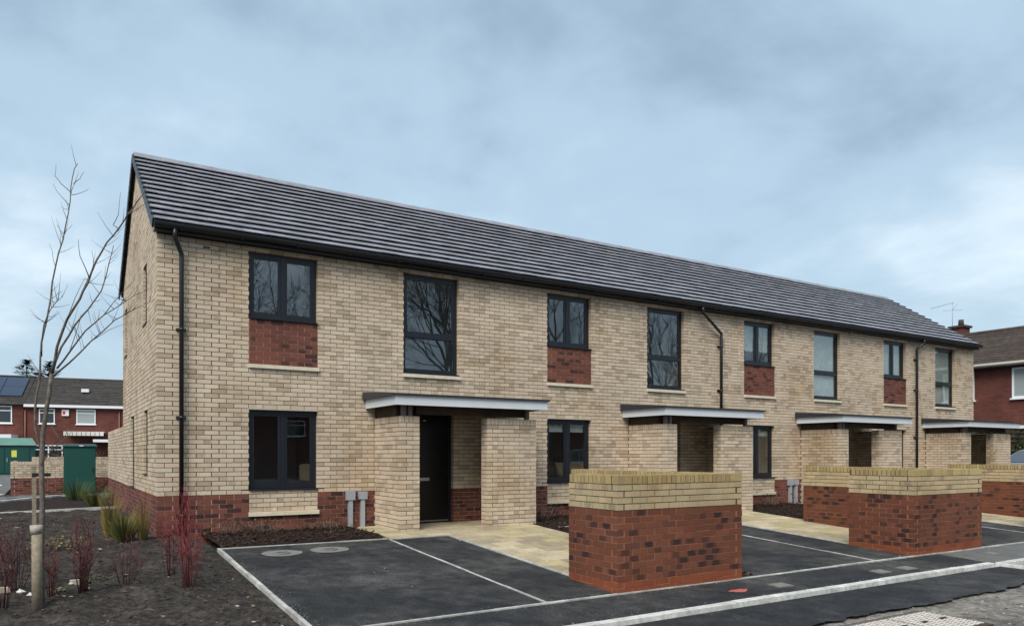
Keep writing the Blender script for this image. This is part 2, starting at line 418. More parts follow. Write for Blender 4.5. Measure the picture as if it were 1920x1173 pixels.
MESHCACHE = {}
def brick_objects(recs, parents, nmax, minpx=9.0, stuffname='brick_courses', mats=(M_BUFF, M_RED)):
    """recs: list of (record, parent key). The largest in the picture become objects, the rest one mesh for each parent."""
    rank = []
    for i, (r, pk) in enumerate(recs):
        (O, U, Nn), p, q, s_, t, kind, dp = r
        uc = (p + q) / 2; c = Vector((O[0] + U[0] * uc, O[1] + U[1] * uc, (s_ + t) / 2))
        a = proj((O[0] + U[0] * p, O[1] + U[1] * p, s_)); b = proj((O[0] + U[0] * q, O[1] + U[1] * q, t))
        if a is None or b is None: continue
        if Vector((CAM.x - c.x, CAM.y - c.y)).dot(Vector(Nn)) <= 0: continue
        wpx, hpx = abs(a[0] - b[0]), abs(a[1] - b[1])
        if not (-5 < a[0] < 1925 and -5 < a[1] < 1178): continue
        if wpx < minpx or hpx < 4: continue
        rank.append((-(t - s_) * FPX / a[2] * wpx, i))
    rank.sort(); chosen = set(i for _, i in rank[:nmax])
    rest = {}
    for i, (r, pk) in enumerate(recs):
        (O, U, Nn), p, q, s_, t, kind, dp = r
        look_i = random.randrange(len(LOOKS[kind])); mi = 0 if 'buff' in kind else 1
        if i in chosen:
            l, h = round(q - p, 2), round(t - s_, 3); key = (l, h, kind, look_i, dp)
            if key not in MESHCACHE:
                mb = MB(); brick_geo(mb, (-l / 2, 0, 0), (1, 0, 0), (0, -1, 0), l, h, dp, LOOKS[kind][look_i], 0, False)
                MESHCACHE[key] = mb.mesh('brick', [mats[mi]])
            uc = (p + q) / 2; jj = random.uniform(-.0015, .002)
            o = obj('brick', MESHCACHE[key], parents[pk], (O[0] + U[0] * uc + Nn[0] * jj, O[1] + U[1] * uc + Nn[1] * jj, s_))
            o.rotation_euler = (0, random.uniform(-.004, .004), math.atan2(Nn[0], -Nn[1]))
        else:
            mb = rest.setdefault(pk, MB())
            brick_geo(mb, (O[0] + U[0] * p, O[1] + U[1] * p, s_), (*U, 0), (*Nn, 0), q - p, t - s_, dp, LOOKS[kind][look_i], mi)
    for pk, mb in rest.items():
        mb.build(stuffname, list(mats), parents[pk], kind='stuff')

# ------------------------------------------------------------------ ground and paving
def sheet(name, x0, x1, y0, y1, dz, material, step=.5, kind='structure', label=None, bumpf=None, edge=None, ret=False):
    nx = max(1, int(round((x1 - x0) / step))); ny = max(1, int(round((y1 - y0) / step)))
    mb = MB()
    for j in range(ny + 1):
        for i in range(nx + 1):
            x = x0 + (x1 - x0) * i / nx; y = y0 + (y1 - y0) * j / ny
            if edge: x, y = edge(x, y, i, j, nx, ny)
            mb.v.append((x, y, gz(x, y) + dz + (bumpf(x, y) if bumpf else 0)))
    for j in range(ny):
        for i in range(nx):
            a = j * (nx + 1) + i; mb.face((a, a + 1, a + nx + 2, a + nx + 1), 0, (1, 1, 1, 1), None, bumpf is not None)
    return mb.build(name, material, None, kind=kind, label=label)
# base sheet to the horizon: rows follow the fall of the site
mb = MB(); ys = [-400, -60, -7.9, -7, -6, -5, -4, -3, -2, -1.15, 0, 20, 80, 400]; xs = [-400, -60, -6, 0, 10, 20, 40, 400]
for y in ys:
    for x in xs: mb.v.append((x, y, gz(x, y) - .16))
for j in range(len(ys) - 1):
    for i in range(len(xs) - 1):
        a = j * len(xs) + i; mb.face((a, a + 1, a + len(xs) + 1, a + len(xs)))
mb.build('ground', M_GROUND, None, kind='structure', label='dull open ground round the houses')

def nz2(x, y, s, seed=0): return noise.fractal(Vector((x * s, y * s, seed)), 1.0, 2.0, 4)
def soil_h(x, y):
    e = min(1, max(0, (.55 - x) / .25))
    return e * (.05 * nz2(x, y, 1.1, 3) + .030 * nz2(x, y, 5.5, 9) + .03) + .012 * max(0, nz2(x, y, 14, 5))
soil = sheet('soil_bed', -5.2, .55, -9.4, 7.2, -.035, M_SOIL, .055, 'structure', 'dark bare soil bed beside the gable end', soil_h)
def soil_z(x, y): return gz(x, y) - .035 + soil_h(x, y)
mb = MB()
for i in range(3200):
    x = random.uniform(-2.9, .5); y = -8 + 13 * random.random() ** 1.6; g = random.uniform(.6, 1.7)
    mb.lump((x, y, soil_z(x, y) + .002), random.choice((.009, .012, .016, .022, .032)) * random.uniform(.6, 1.1), 0, (g, g, g, 1))
mb.build('soil_clods', mat('soil_clod', (.040, .034, .030), .97, .1, var=.4, vscale=30, usecol=True), None, kind='stuff', label='crumbly dark clods scattered over the soil bed', category='soil')

mb = MB()
for i in range(420):
    x = random.uniform(-2.7, .45); y = -7.5 + 12.5 * random.random() ** 1.3; z = soil_z(x, y) + .006; a = random.uniform(0, 6.28); l = random.uniform(.012, .035); ca, sa = math.cos(a) * l, math.sin(a) * l
    c = random.choice(((.20, .13, .07), (.14, .085, .05), (.30, .23, .14), (.09, .06, .04), (.36, .32, .25)))
    mb.quad((x - ca, y - sa, z), (x + sa * .5, y - ca * .5, z + random.uniform(0, .012)), (x + ca, y + sa, z + random.uniform(0, .01)), (x - sa * .5, y + ca * .5, z), 0, (*c, 1))
for i in range(60):
    x = random.uniform(-2.6, .4); y = random.uniform(-7, 3); z = soil_z(x, y) + .008; a = random.uniform(0, 6.28); l = random.uniform(.05, .18)
    mb.tube([(x, y, z), (x + math.cos(a) * l * .5, y + math.sin(a) * l * .5, z + .012), (x + math.cos(a + .3) * l, y + math.sin(a + .3) * l, z)], .0025, 4, 0, random.choice(((.12, .09, .06, 1), (.22, .18, .13, 1), (.10, .05, .04, 1))))
mb.build('leaf_litter', mat('dead_leaf', (1, 1, 1), .9, .2, usecol=True), None, kind='stuff', label='dead leaves and broken twigs strewn over the soil', category='leaf litter')

PX0 = [0., 5.86, 11.74, 17.6]      # shift of each house's front garden along the terrace
# parking bays (one sheet of new tarmac from soil edge to past the last house, behind the footway edging)
sheet('parking_bays', .60, 26.5, -6.0, -1.70, -.004, M_TARMAC, .5, label='new black tarmac parking bays in front of the terrace')
sheet('footway', .60, 10.45, -6.80, -6.06, -.004, M_TARMAC, .5, label='new black tarmac footway between two pale kerb lines')
def wav(x, y, i, j, nx, ny):
    if j == 0: y += .10 * nz2(x, 0, .9, 2) + .06 * nz2(x, 0, 4.5, 4) - .03 * max(0, nz2(x, 1, 9, 1))
    return x, y
sheet('road_strip', 1.2, 10.9, -7.76, -6.96, -.03, M_TARMAC, .08, label='strip of new tarmac with a ragged edge along the kerb', edge=wav)
sheet('old_footway', 10.47, 40, -6.86, -6.06, -.006, M_OLDTAR, .6, label='pale worn tarmac footway beyond the kerb turn')
def rough(x, y): return .016 * nz2(x, y, 2.3, 8) + .010 * nz2(x, y, 9, 2)
sheet('unmade_road', 1.0, 30, -13.5, -6.98, -.062, M_GRAVEL, .09, label='dusty grey unsurfaced road base at the kerb', bumpf=rough)
sheet('street', -60, 120, -24, -13.5, -.045, M_ROAD, 6, label='grey street behind the viewpoint')
mb = MB()
for i in range(1500):
    x = random.uniform(3.2, 11.5); y = random.uniform(-10.3, -7.75); g = random.uniform(.5, 1.5)
    mb.lump((x, y, gz(x, y) - .062 + rough(x, y) + .002), random.choice((.006, .009, .013, .02)) * random.uniform(.7, 1.2), 0, (g, g, g * .97, 1))
for i in range(16):
    x = random.uniform(.8, 10); y = random.uniform(-6.7, -2); g = random.uniform(1, 3)
    mb.lump((x, y, gz(x, y)), random.uniform(.006, .014), 0, (g, g, g, 1))
for i in range(900):   # grit gathered along the edgings
    k = random.random()
    if k < .45: x, y = random.uniform(.7, 10.3), -6.03 + random.choice((-1, 1)) * (.03 + abs(random.gauss(0, .045)))
    elif k < .7: x, y = .62 + abs(random.gauss(0, .06)), random.uniform(-5.9, -1.75)
    else: x, y = random.uniform(1.5, 10.3), -6.79 + abs(random.gauss(0, .05))
    g = random.uniform(.25, 1.1); mb.lump((x, y, gz(x, y) - .002), random.uniform(.003, .008), 0, (g, g * .95, g * .88, 1))
mb.build('loose_stones', M_STONEG, None, kind='stuff', label='small loose stones on the unmade road and bays', category='gravel')

def run_of(parentname, label, pts, width, z0, z1, matl, piece=.915, gap=.006, kname='kerb_stone'):
    """kerb or edging laid piece by piece along a polyline"""
    par = obj(parentname, None, None, (pts[0][0], pts[0][1], 0), kind='structure', label=label)
    first = None
    for (ax, ay), (bx, by) in zip(pts, pts[1:]):
        d = Vector((bx - ax, by - ay)); L = d.length; d.normalize(); nrm = Vector((-d.y, d.x)); n = max(1, int(round(L / piece))); s = L / n
        for k in range(n):
            q0 = Vector((ax, ay)) + d * (k * s + gap / 2); q1 = Vector((ax, ay)) + d * ((k + 1) * s - gap / 2)
            j = random.uniform(-.004, .004); P = []
            g = random.uniform(.86, 1.08)
            for (qa, qb) in ((z0, 0), (z1 + j, 1)):
                for q, sg in ((q0, -1), (q1, -1), (q1, 1), (q0, 1)):
                    pt = q + nrm * (sg * width / 2 * (1 if not qb else .94)); P.append((pt.x, pt.y, gz(pt.x, pt.y) + qa))
            m_ = MB(); m_.hexa(P, 0, (g, g, g, 1)); m_.build(kname, matl, par)
    return par
run_of('kerb', 'wide pale concrete kerb along the ragged road strip', [(1.2, -6.89), (10.42, -6.86)], .105, -.12, .012, M_KERB)
run_of('kerb', 'pale kerb turning away past the footway corner', [(10.49, -6.88), (10.78, -7.6)], .12, -.12, .010, M_KERB)
run_of('kerb', 'pale kerb continuing along the worn footway', [(10.5, -6.93), (32, -6.93)], .12, -.12, .010, M_KERB)
run_of('edging', 'thin pale edging between the bays and the footway', [(.55, -6.03), (40, -6.03)], .038, -.1, .006, M_EDGE, .915, .004, 'edging_stone')
run_of('edging', 'thin pale edging between soil bed and nearest bay', [(.575, -1.69), (.575, -6.0)], .045, -.1, .012, M_EDGE, .915, .004, 'edging_stone')
for i, dx in enumerate(PX0[:3]):
    w_ = ('nearest', 'second', 'third')[i]
    run_of('edging', 'thin grey line dividing the %s parking bay from its side strip' % w_, [(3.03 + dx, -1.77), (3.03 + dx, -6.0)], .032, -.1, .004, M_EDGE, .915, .004, 'edging_stone')
    run_of('edging', 'thin pale edging at the head of the %s parking bay' % w_, [((.6 if i == 0 else .42) + dx, -1.68), (3.02 + dx, -1.74)], .036, -.1, .010, M_EDGE, .915, .004, 'edging_stone')
# paved paths, slab by slab
random.seed(11)
SL = {}
for i, dx in enumerate(PX0[:4]):
    w_ = ('nearest', 'second', 'third', 'farthest')[i]
    m_ = MB(); rects = [(3.06, 6.05, -1.74, -.02), (4.08, 6.05, -5.86, -1.74)]
    for (a, b, c, d) in rects:
        ysn = [c] + [y for y in (-5, -4, -3, -2, -1.15) if c < y < d] + [d]
        for y0, y1 in zip(ysn, ysn[1:]): m_.quad((a + dx, y0, gz(0, y0) - .001), (b + dx, y0, gz(0, y0) - .001), (b + dx, y1, gz(0, y1) - .001), (a + dx, y1, gz(0, y1) - .001))
    pav = m_.build('paved_path', M_JOINT, None, kind='structure', label='buff paved path to the %s front door' % w_)
    sx, sy = .45, .30
    for (a, b, c, d) in rects:
        rows = int(math.ceil((d - c) / sy - .01))
        for r in range(rows):
            ya = d - r * sy; yb = max(c, ya - sy); u = a - (sx / 2 if r % 2 else 0)
            while u < b - .01:
                xa, xb = max(a, u), min(b, u + sx); u += sx
                if xb - xa < .05 or ya - yb < .05: continue
                yc = (ya + yb) / 2
                # leave out what lies under the porch walls and the bin store wall
                if (3.5 < xa and xb < 3.84 and yc > -1.1): continue
                key = (round(xb - xa, 2), round(ya - yb, 2), random.randrange(6), yc < -1.15)
                if key not in SL:
                    lx, ly = key[0] / 2 - .004, key[1] / 2 - .004; tl = .0604 if key[3] else 0
                    g = (.80, .9, .97, 1.03, 1.12, 1.2)[key[2]]; q = MB()
                    P = [(-lx, -ly, -.04 - tl * ly), (lx, -ly, -.04 - tl * ly), (lx, ly, -.04 + tl * ly), (-lx, ly, -.04 + tl * ly)]
                    P += [(p[0] * .992, p[1] * .992, p[2] + .04) for p in P]
                    q.hexa(P, 0, (g, g * random.uniform(.96, 1.02), g * random.uniform(.88, 1.05), 1), (0,)); SL[key] = q.mesh('slab', [M_SLAB])
                obj('slab', SL[key], pav, ((xa + xb) / 2 + dx, yc, gz(0, yc) + .004 + random.uniform(-.0012, .0012)))
    run_of('edging', 'pale edging along the bay side of the %s paved path' % w_, [(3.06 + dx, -1.765), (4.055 + dx, -1.765), (4.055 + dx, -5.04)], .05, -.1, .008, M_EDGE, .915, .004, 'edging_stone')

# bark mulch beds under the front windows
random.seed(5)
beds = [(.62, 3.03, -1.64, .02, 'nearest'), (6.08, 8.95, -2.48, .02, 'second'), (11.98, 14.85, -2.48, .02, 'third')]
for (a, b, c, d, w_) in beds:
    sheet('mulch_bed', a, b, c, d, .008, mat('mulch_soil', (.02, .013, .011), .95, .1), .2, label='dark bark mulch bed under the %s ground floor window' % w_)
    mb = MB()
    n = 1500 if w_ == 'nearest' else 1400
    for i in range(n):
        x, y = random.uniform(a, b), random.uniform(c + .02, d); s = random.uniform(.012, .034); th = random.uniform(0, 3.14); t = random.uniform(-.5, .5)
        g = random.choice((.5, .7, 1, 1.3, 1.6, 2.6 if random.random() < .25 else 1)); cs, sn = math.cos(th), math.sin(th); z = gz(x, y) + random.uniform(-.01, .035) + .03 * max(0, y + .5)
        P = []
        for hz in (0, .006):
            for ux, uy in ((-1, -.45), (1, -.45), (1, .45), (-1, .45)):
                lx, ly = ux * s, uy * s; P.append((x + lx * cs - ly * sn, y + lx * sn + ly * cs, z + hz + ux * s * t))
        mb.hexa(P, 0, (g, g, g, 1), (0,))
    mb.build('bark_mulch', M_CHIP, None, kind='stuff', label='loose bark chips on the bed at the %s window' % w_, category='mulch')

# covers and marks in the surface
def disc_cover(x, y, r, label):
    t = thing('drain_cover', label, 'drain cover', (x, y, gz(x, y)), 'round covers in the nearest parking bay')
    m_ = MB(); n = 10
    b0 = len(m_.v)
    for k in range(28):
        an = 2 * math.pi * k / 28; rr = r * (1 + .03 * math.sin(an * 3 + x) + .02 * math.sin(an * 7)); m_.v.append((x + rr * math.cos(an), y + rr * .82 * math.sin(an), gz(x, y + rr * .82 * math.sin(an)) + .004))
    m_.face(tuple(range(28))); m_.build('concrete_collar', M_COVER, t)
    m_ = MB(); m_.disc(x, y, gz(x, y) + .0, .11, .013, 20); m_.build('lid', mat('grey_lid', (.16, .155, .15), .7, .4), t)
    m_ = MB(); m_.box(x - .07, x + .07, y - .008, y + .008, gz(x, y) + .012, gz(x, y) + .018); m_.build('lid_rib', M_BLACK, t)
disc_cover(1.27, -2.30, .27, 'round concrete drain cover nearer the soil bed')
disc_cover(1.93, -2.28, .27, 'round concrete drain cover farther from the soil bed')
def plate(name, label, cat, x, y, sx, sy, material, group=None, rim=True):
    t = thing(name, label, cat, (x, y, gz(x, y)), group); s = .0604
    def slab_(a, b, h0, h1, mm, nm):
        m_ = MB(); P = []
        for h in (h0, h1):
            for ux, uy in ((-1, -1), (1, -1), (1, 1), (-1, 1)): P.append((x + ux * a, y + uy * b, gz(x, y) + s * uy * b + h))
        m_.hexa(P, 0, (1, 1, 1, 1), (0,)); m_.build(nm, mm, t)
    slab_(sx, sy, -.02, .003, M_COVER, 'frame'); slab_(sx * .86, sy * .86, 0, .007, material, 'lid')
    return t
for q, (x, y) in enumerate(((6.14, -6.50), (8.18, -6.52), (8.78, -6.53), (11.4, -6.40))):
    plate('stopcock_cover', ('small square cover beside the red paint spot', 'small square cover, nearer of the close pair in the footway', 'small square cover, farther of the close pair in the footway', 'small square cover in the pale worn footway')[q], 'cover', x, y, .13, .09, M_COVER, 'square covers in the footway')
mb = MB()
for k in range(22):
    an = 2 * math.pi * k / 22; rr = 1 + .16 * math.sin(3 * an) + .1 * math.sin(7 * an); mb.v.append((5.42 + 0.14 * rr * math.cos(an), -6.49 + .062 * rr * math.sin(an), 0))
mb.v = [(x, y, gz(x, y) + .0005) for x, y, z in mb.v]; mb.face(tuple(range(22)))
mb.build('paint_mark', M_SPRAY, None, label='red sprayed paint spot on the footway', category='paint mark')
# chequer plate manhole cover lying in the unmade road
def manhole():
    x0, x1, y0, y1 = 5.22, 6.62, -8.60, -7.93; z = gz(0, -8) - .035
    t = thing('manhole_cover', 'pale chequered steel manhole cover in the unmade road', 'manhole cover', ((x0 + x1) / 2, (y0 + y1) / 2, z))
    m_ = MB(); m_.box(x0 - .05, x1 + .05, y0 - .05, y1 + .05, z - .1, z - .004); m_.build('frame', mat('rusty_frame', (.06, .035, .025), .8, .3), t)
    xm = (x0 + x1) / 2
    for a, b in ((x0, xm - .006), (xm + .006, x1)):
        m_ = MB(); m_.box(a, b, y0, y1, z - .03, z + .008); lid = m_.build('lid', M_STEEL, t)
        s = MB(); st = .052
        for i in range(int((b - a) / st)):
            for j in range(int((y1 - y0) / st)):
                cx, cy = a + (i + .5) * st, y0 + (j + .5) * st; l, w2 = (.024, .0125) if (i + j) % 2 else (.0125, .024)
                P = [(cx + ux * l, cy + uy * w2, z + .008) for ux, uy in ((-1, -1), (1, -1), (1, 1), (-1, 1))] + [(cx + ux * l * .75, cy + uy * w2 * .75, z + .014) for ux, uy in ((-1, -1), (1, -1), (1, 1), (-1, 1))]
                s.hexa(P, 0, (1, 1, 1, 1), (0,))
        s.build('chequer_studs', M_STUD, lid, kind='stuff')
        for kx in (.25, .75):
            m_ = MB(); cx = a + (b - a) * kx; m_.box(cx - .05, cx + .05, (y0 + y1) / 2 - .02, (y0 + y1) / 2 + .02, z + .0, z + .017); m_.build('lifting_slot', M_BLACK, lid)
manhole()

# ------------------------------------------------------------------ the terrace
random.seed(21)
LEN, DEP = 23.85, 5.95; HM = 5.85; RIDGE_Y = 2.975; ZP = .75; ZT = ZP + 55 * CH
EAVE_Y, EAVE_Z, RIDGE_Z = -.17, 4.885, 6.955
SL_ = (RIDGE_Z - EAVE_Z) / (RIDGE_Y - EAVE_Y)
terr = thing('terrace_building', 'long two storey terrace of pale buff brick with grey tiled roof', 'terrace', (0, 0, 0))
W_UP, W_TALL, W_GF = [], [], []; FOPEN = []
kz = lambda k: ZP + k * CH
ZS0, ZS1, ZU0, ZU1 = kz(28), kz(29), kz(39), kz(54)
for i in range(4):
    a = 1.35 + HM * i; b = 4.05 + HM * i
    W_UP.append((a, a + 1.125, ZU0, ZU1)); W_TALL.append((b, b + 1.125, ZS1, ZU1)); W_GF.append((a, a + 1.125, .80, 2.113))
DOORS = [(4.06 + HM * i, 5.06 + HM * i, .10, 2.19) for i in range(4)]
sills = [(a - .005, b + .015, ZS0, ZS1) for a, b, c, d in W_UP + W_TALL] + [(a - .005, b + .015, kz(-5), kz(-4)) for a, b, c, d in W_GF]
lint = [(a, b, d, d + .018) for a, b, c, d in W_GF]
FOPEN = W_UP + W_TALL + W_GF + DOORS + sills + lint
def fkind(u, z):
    for a, b, c, d in W_UP:
        if a < u < b and ZS1 < z < c: return 'red'
    if z < ZP:
        for a, b, c, d in W_GF:
            if a < u < b and z > kz(-4): return 'buff'
        return 'red'
    return 'buff'
def wall_cells(mb, P, us, zs, solid, mk, yoff, back):
    """front skin of mortar with reveals; P(u,depth,z)->point"""
    us = sorted(set(round(q, 4) for q in us)); zs = sorted(set(round(q, 4) for q in zs))
    S = [[solid((us[i] + us[i + 1]) / 2, (zs[j] + zs[j + 1]) / 2) for j in range(len(zs) - 1)] for i in range(len(us) - 1)]
    for i in range(len(us) - 1):
        for j in range(len(zs) - 1):
            if not S[i][j]: continue
            a, b, c, d = us[i], us[i + 1], zs[j], zs[j + 1]; mi = mk((a + b) / 2, (c + d) / 2)
            mb.quad(P(a, yoff, c), P(b, yoff, c), P(b, yoff, d), P(a, yoff, d), mi)
            mb.quad(P(b, back, c), P(a, back, c), P(a, back, d), P(b, back, d), 2)
            if i == 0 or not S[i - 1][j]: mb.quad(P(a, back, c), P(a, yoff, c), P(a, yoff, d), P(a, back, d), mi)
            if i == len(us) - 2 or not S[i + 1][j]: mb.quad(P(b, yoff, c), P(b, back, c), P(b, back, d), P(b, yoff, d), mi)
            if j == 0 or not S[i][j - 1]: mb.quad(P(a, back, c), P(b, back, c), P(b, yoff, c), P(a, yoff, c), mi)
            if j == len(zs) - 2 or not S[i][j + 1]: mb.quad(P(a, yoff, d), P(b, yoff, d), P(b, back, d), P(a, back, d), mi)
Z0 = kz(-11)
HOLES = W_UP + W_TALL + W_GF + DOORS
HOLES = [(a - .006, b + .006, c - .006, d + .006) for a, b, c, d in HOLES]
mb = MB()
us = [.008, LEN - .008] + [q for o in HOLES for q in o[:2]]; zs = [Z0, ZP - JT, kz(-4), ZS1, ZT] + [q for o in HOLES for q in o[2:]]
inhole = lambda u, z: any(a < u < b and c < z < d for a, b, c, d in HOLES)
wall_cells(mb, lambda u, d, z: (u, d, z), us, zs, lambda u, z: not inhole(u, z), lambda u, z: 1 if fkind(u, z) == 'red' else 0, .007, .30)
front = mb.build('front_wall', [M_MORT, M_MORTR, M_PLASTER], terr)
PAN = [(a, b, ZS1, c) for a, b, c, d in W_UP]; PANG = [(a, b, kz(-4), c) for a, b, c, d in W_GF]
recs = [(r, 'front') for r in lay(((0, 0), (1, 0), (0, -1)), LEN, Z0, 66, fkind, FOPEN + PAN + PANG, 'alt', 'own')]
for (a, b, c, d) in PAN: recs += [(r, 'front') for r in lay(((a + .005, 0), (1, 0), (0, -1)), b - a - .006, ZS1, 10, lambda u, z: 'red')]
for (a, b, c, d) in PANG: recs += [(r, 'front') for r in lay(((a + .005, 0), (1, 0), (0, -1)), b - a - .006, kz(-4), 5, lambda u, z: 'buff', [(-1, 9, d, d + 1)])]
# gable with slit windows
GW = [(1.2375, 1.80, kz(4), 2.113), (3.4875, 4.1625, ZP, 2.113), (1.35, 1.9125, ZU0, kz(53)), (4.95, 5.5125, kz(37), kz(51))]
GWH = [(a - .006, b + .006, c - .006, d + .006) for a, b, c, d in GW]
def gtop(u): return EAVE_Z - .12 + SL_ * (min(u, DEP - u) - EAVE_Y)
mb = MB()
us = [.1, DEP - .008] + [q for o in GWH for q in o[:2]]; zs = [Z0, ZP - JT, kz(55)] + [q for o in GWH for q in o[2:]]
wall_cells(mb, lambda u, d, z: (d, u, z), us, zs, lambda u, z: not any(a < u < b and c < z < d for a, b, c, d in GWH), lambda u, z: 1 if z < ZP - .02 else 0, .007, .30)
g0, g1 = (.007, 0.008, kz(55)), (.007, DEP - .008, kz(55))
mb.face((len(mb.v), len(mb.v) + 1, len(mb.v) + 2, len(mb.v) + 3, len(mb.v) + 4)); mb.v += [g1, g0, (.007, .008, gtop(.0)), (.007, RIDGE_Y, gtop(RIDGE_Y)), (.007, DEP - .008, gtop(0))]
gable = mb.build('gable_wall', [M_MORT, M_MORTR, M_PLASTER], terr)
recs += [(r, 'gable') for r in lay(((0, 0), (0, 1), (-1, 0)), DEP, Z0, 98, lambda u, z: 'red' if z < ZP else 'buff', GW, 'alt2', 'own', top=lambda u, z: z < gtop(u) + .03)]
# walls not seen from the street: one face each
mb = MB(); mb.quad((LEN - .01, 0.01, Z0), (LEN - .01, DEP, Z0), (LEN - .01, DEP, 4.75), (LEN - .01, .01, 4.75)); mb.tri((LEN - .01, 0.01, 4.75), (LEN - .01, DEP, 4.75), (LEN - .01, RIDGE_Y, 6.75))
mb.build('far_gable_wall', M_FARBUFF, terr)
# rooms behind the glass, lit from the rear windows upstairs
mb = MB(); REARW = []
for i in range(4):
    x0, x1 = .31 + HM * i if i == 0 else .12 + HM * i, HM * (i + 1) + .05
    if i == 3: x1 = LEN - .3
    for z0, z1 in ((.15, 2.45), (2.72, 4.72)):
        for xa, xb in ((x0, x0 + 2.9), (x0 + 3.0, x1)):
            y0, y1 = .301, 3.9
            if z0 > 2: y1 = DEP - .02; h0, h1, hx0, hx1 = 3.5, 4.62, xa + .5, xb - .5
            if z0 > 2:
                for q in ((xa, xb, z0, h0), (xa, xb, h1, z1), (xa, hx0, h0, h1), (hx1, xb, h0, h1)): mb.quad((q[0], y1, q[2]), (q[1], y1, q[2]), (q[1], y1, q[3]), (q[0], y1, q[3]))
                REARW.append((hx0, hx1, h0, h1))
            else: mb.quad((xa, y1, z0), (xb, y1, z0), (xb, y1, z1), (xa, y1, z1))
            mb.quad((xa, y0, z0), (xa, y1, z0), (xa, y1, z1), (xa, y0, z1)); mb.quad((xb, y1, z0), (xb, y0, z0), (xb, y0, z1), (xb, y1, z1))
            mb.quad((xa, y0, z1), (xb, y0, z1), (xb, y1, z1), (xa, y1, z1)); mb.quad((xa, y0, z0), (xb, y0, z0), (xb, y1, z0), (xa, y1, z0), 1)
mb.build('room_lining', [M_PLASTER, M_FLOORB], terr)
mb = MB()
wall_cells(mb, lambda u, d, z: (u, DEP + d, z), [.02, LEN - .01] + [q for o in REARW for q in o[:2]], [Z0, 4.75] + [q for o in REARW for q in o[2:]], lambda u, z: not any(a < u < b and c < z < d for a, b, c, d in REARW), lambda u, z: 0, .0, -.01)
mb.build('rear_wall', [M_FARBUFF, M_FARBUFF, M_FARBUFF], terr)

def window(a, b, z0, z1, P, split, blind=0, fin_name='window', label=None):
    """P(u, depth, z); frame with two lights"""
    def bar(mb, u0, u1, d0, d1, za, zb):
        mb.hexa([P(u0, d0, za), P(u1, d0, za), P(u1, d1, za), P(u0, d1, za), P(u0, d0, zb), P(u1, d0, zb), P(u1, d1, zb), P(u0, d1, zb)])
    m_ = MB(); F = .055; d0, d1 = .085, .155; a += .004; b -= .004; z1 -= .003
    bar(m_, a, a + F, d0, d1, z0 + .03, z1); bar(m_, b - F, b, d0, d1, z0 + .03, z1)
    bar(m_, a + F, b - F, d0, d1, z1 - F, z1); bar(m_, a + F, b - F, d0, d1, z0 + .03, z0 + .03 + F)
    par = m_.build(fin_name, M_FRAME, terr, label=label)
    lights = []
    if split[0] == 'v':
        c = (a + b) / 2; m_ = MB(); bar(m_, c - .032, c + .032, d0 - .002, d1, z0 + .03 + F, z1 - F); m_.build('mullion', M_FRAME, par)
        lights = [(a + F, c - .032, z0 + .03 + F, z1 - F), (c + .032, b - F, z0 + .03 + F, z1 - F)]
    elif split[0] == 'h':
        c = split[1]; m_ = MB(); bar(m_, a + F, b - F, d0 - .002, d1, c - .035, c + .035); m_.build('transom', M_FRAME, par)
        lights = [(a + F, b - F, z0 + .03 + F, c - .035), (a + F, b - F, c + .035, z1 - F)]
    else: lights = [(a + F, b - F, z0 + .03 + F, z1 - F)]
    for k, (p, q, s_, t) in enumerate(lights):
        S = .042 if (split[0] == 'v' or k == 1) else .012
        m_ = MB(); e0, e1 = d0 + .008, d0 + .05
        bar(m_, p, p + S, e0, e1, s_, t); bar(m_, q - S, q, e0, e1, s_, t); bar(m_, p + S, q - S, e0, e1, t - S, t); bar(m_, p + S, q - S, e0, e1, s_, s_ + S)
        m_.build('sash', M_FRAME, par)
        m_ = MB(); bar(m_, p + S - .002, q - S + .002, e0 + .018, e0 + .024, s_ + S - .002, t - S + .002); m_.build('pane', M_GLASS, par)
        if blind:
            m_ = MB(); bar(m_, p + S, q - S, e1 + .02, e1 + .028, max(s_ + S, t - S - blind), t - S - .01); m_.build('blind', M_BLIND, par)
    m_ = MB(); m_.hexa([P(a, -.03, z0), P(b, -.03, z0), P(b, d1, z0), P(a, d1, z0), P(a, -.03, z0 + .018), P(b, -.03, z0 + .018), P(b, d1, z0 + .03), P(a, d1, z0 + .03)])
    m_.build('window_sill', M_FRAME, par)
PF = lambda u, d, z: (u, d, z)
for i, o in enumerate(W_UP): window(*o, PF, ('v',), (0, 0, .62, 2)[i])
for i, o in enumerate(W_TALL): window(*o, PF, ('h', 3.56), (0, 0, 2, 2)[i])
for i, o in enumerate(W_GF): window(*o, PF, ('v',), (0, .16, .16, .16)[i])
for o in GW: window(*o, lambda u, d, z: (max(-.02, d - .045), u, z), ('n',))
for k, (a, b, c, d) in enumerate(sills):
    mid = (a + b) / 2
    m_ = MB(); n_ = 2
    for q0, q1 in ((a, mid - .002), (mid + .002, b)):
        m_.hexa([(q0, -.045, c), (q1, -.045, c), (q1, .1, c), (q0, .1, c), (q0, -.045, d - .012), (q1, -.045, d - .012), (q1, .1, d - .001), (q0, .1, d - .001)])
    m_.build('stone_sill', M_STONE, terr)
for a, b, c, d in W_GF:
    m_ = MB(); m_.box(a - .002, b + .002, -.004, .1, d, d + .017); m_.build('lintel_plate', M_LINTEL, terr)
for a, b, c, d in W_UP + W_TALL:
    m_ = MB(); m_.box(a - .002, b + .002, -.008, .1, d + .052, d + .066); m_.build('lintel_plate', M_LINTEL, terr)
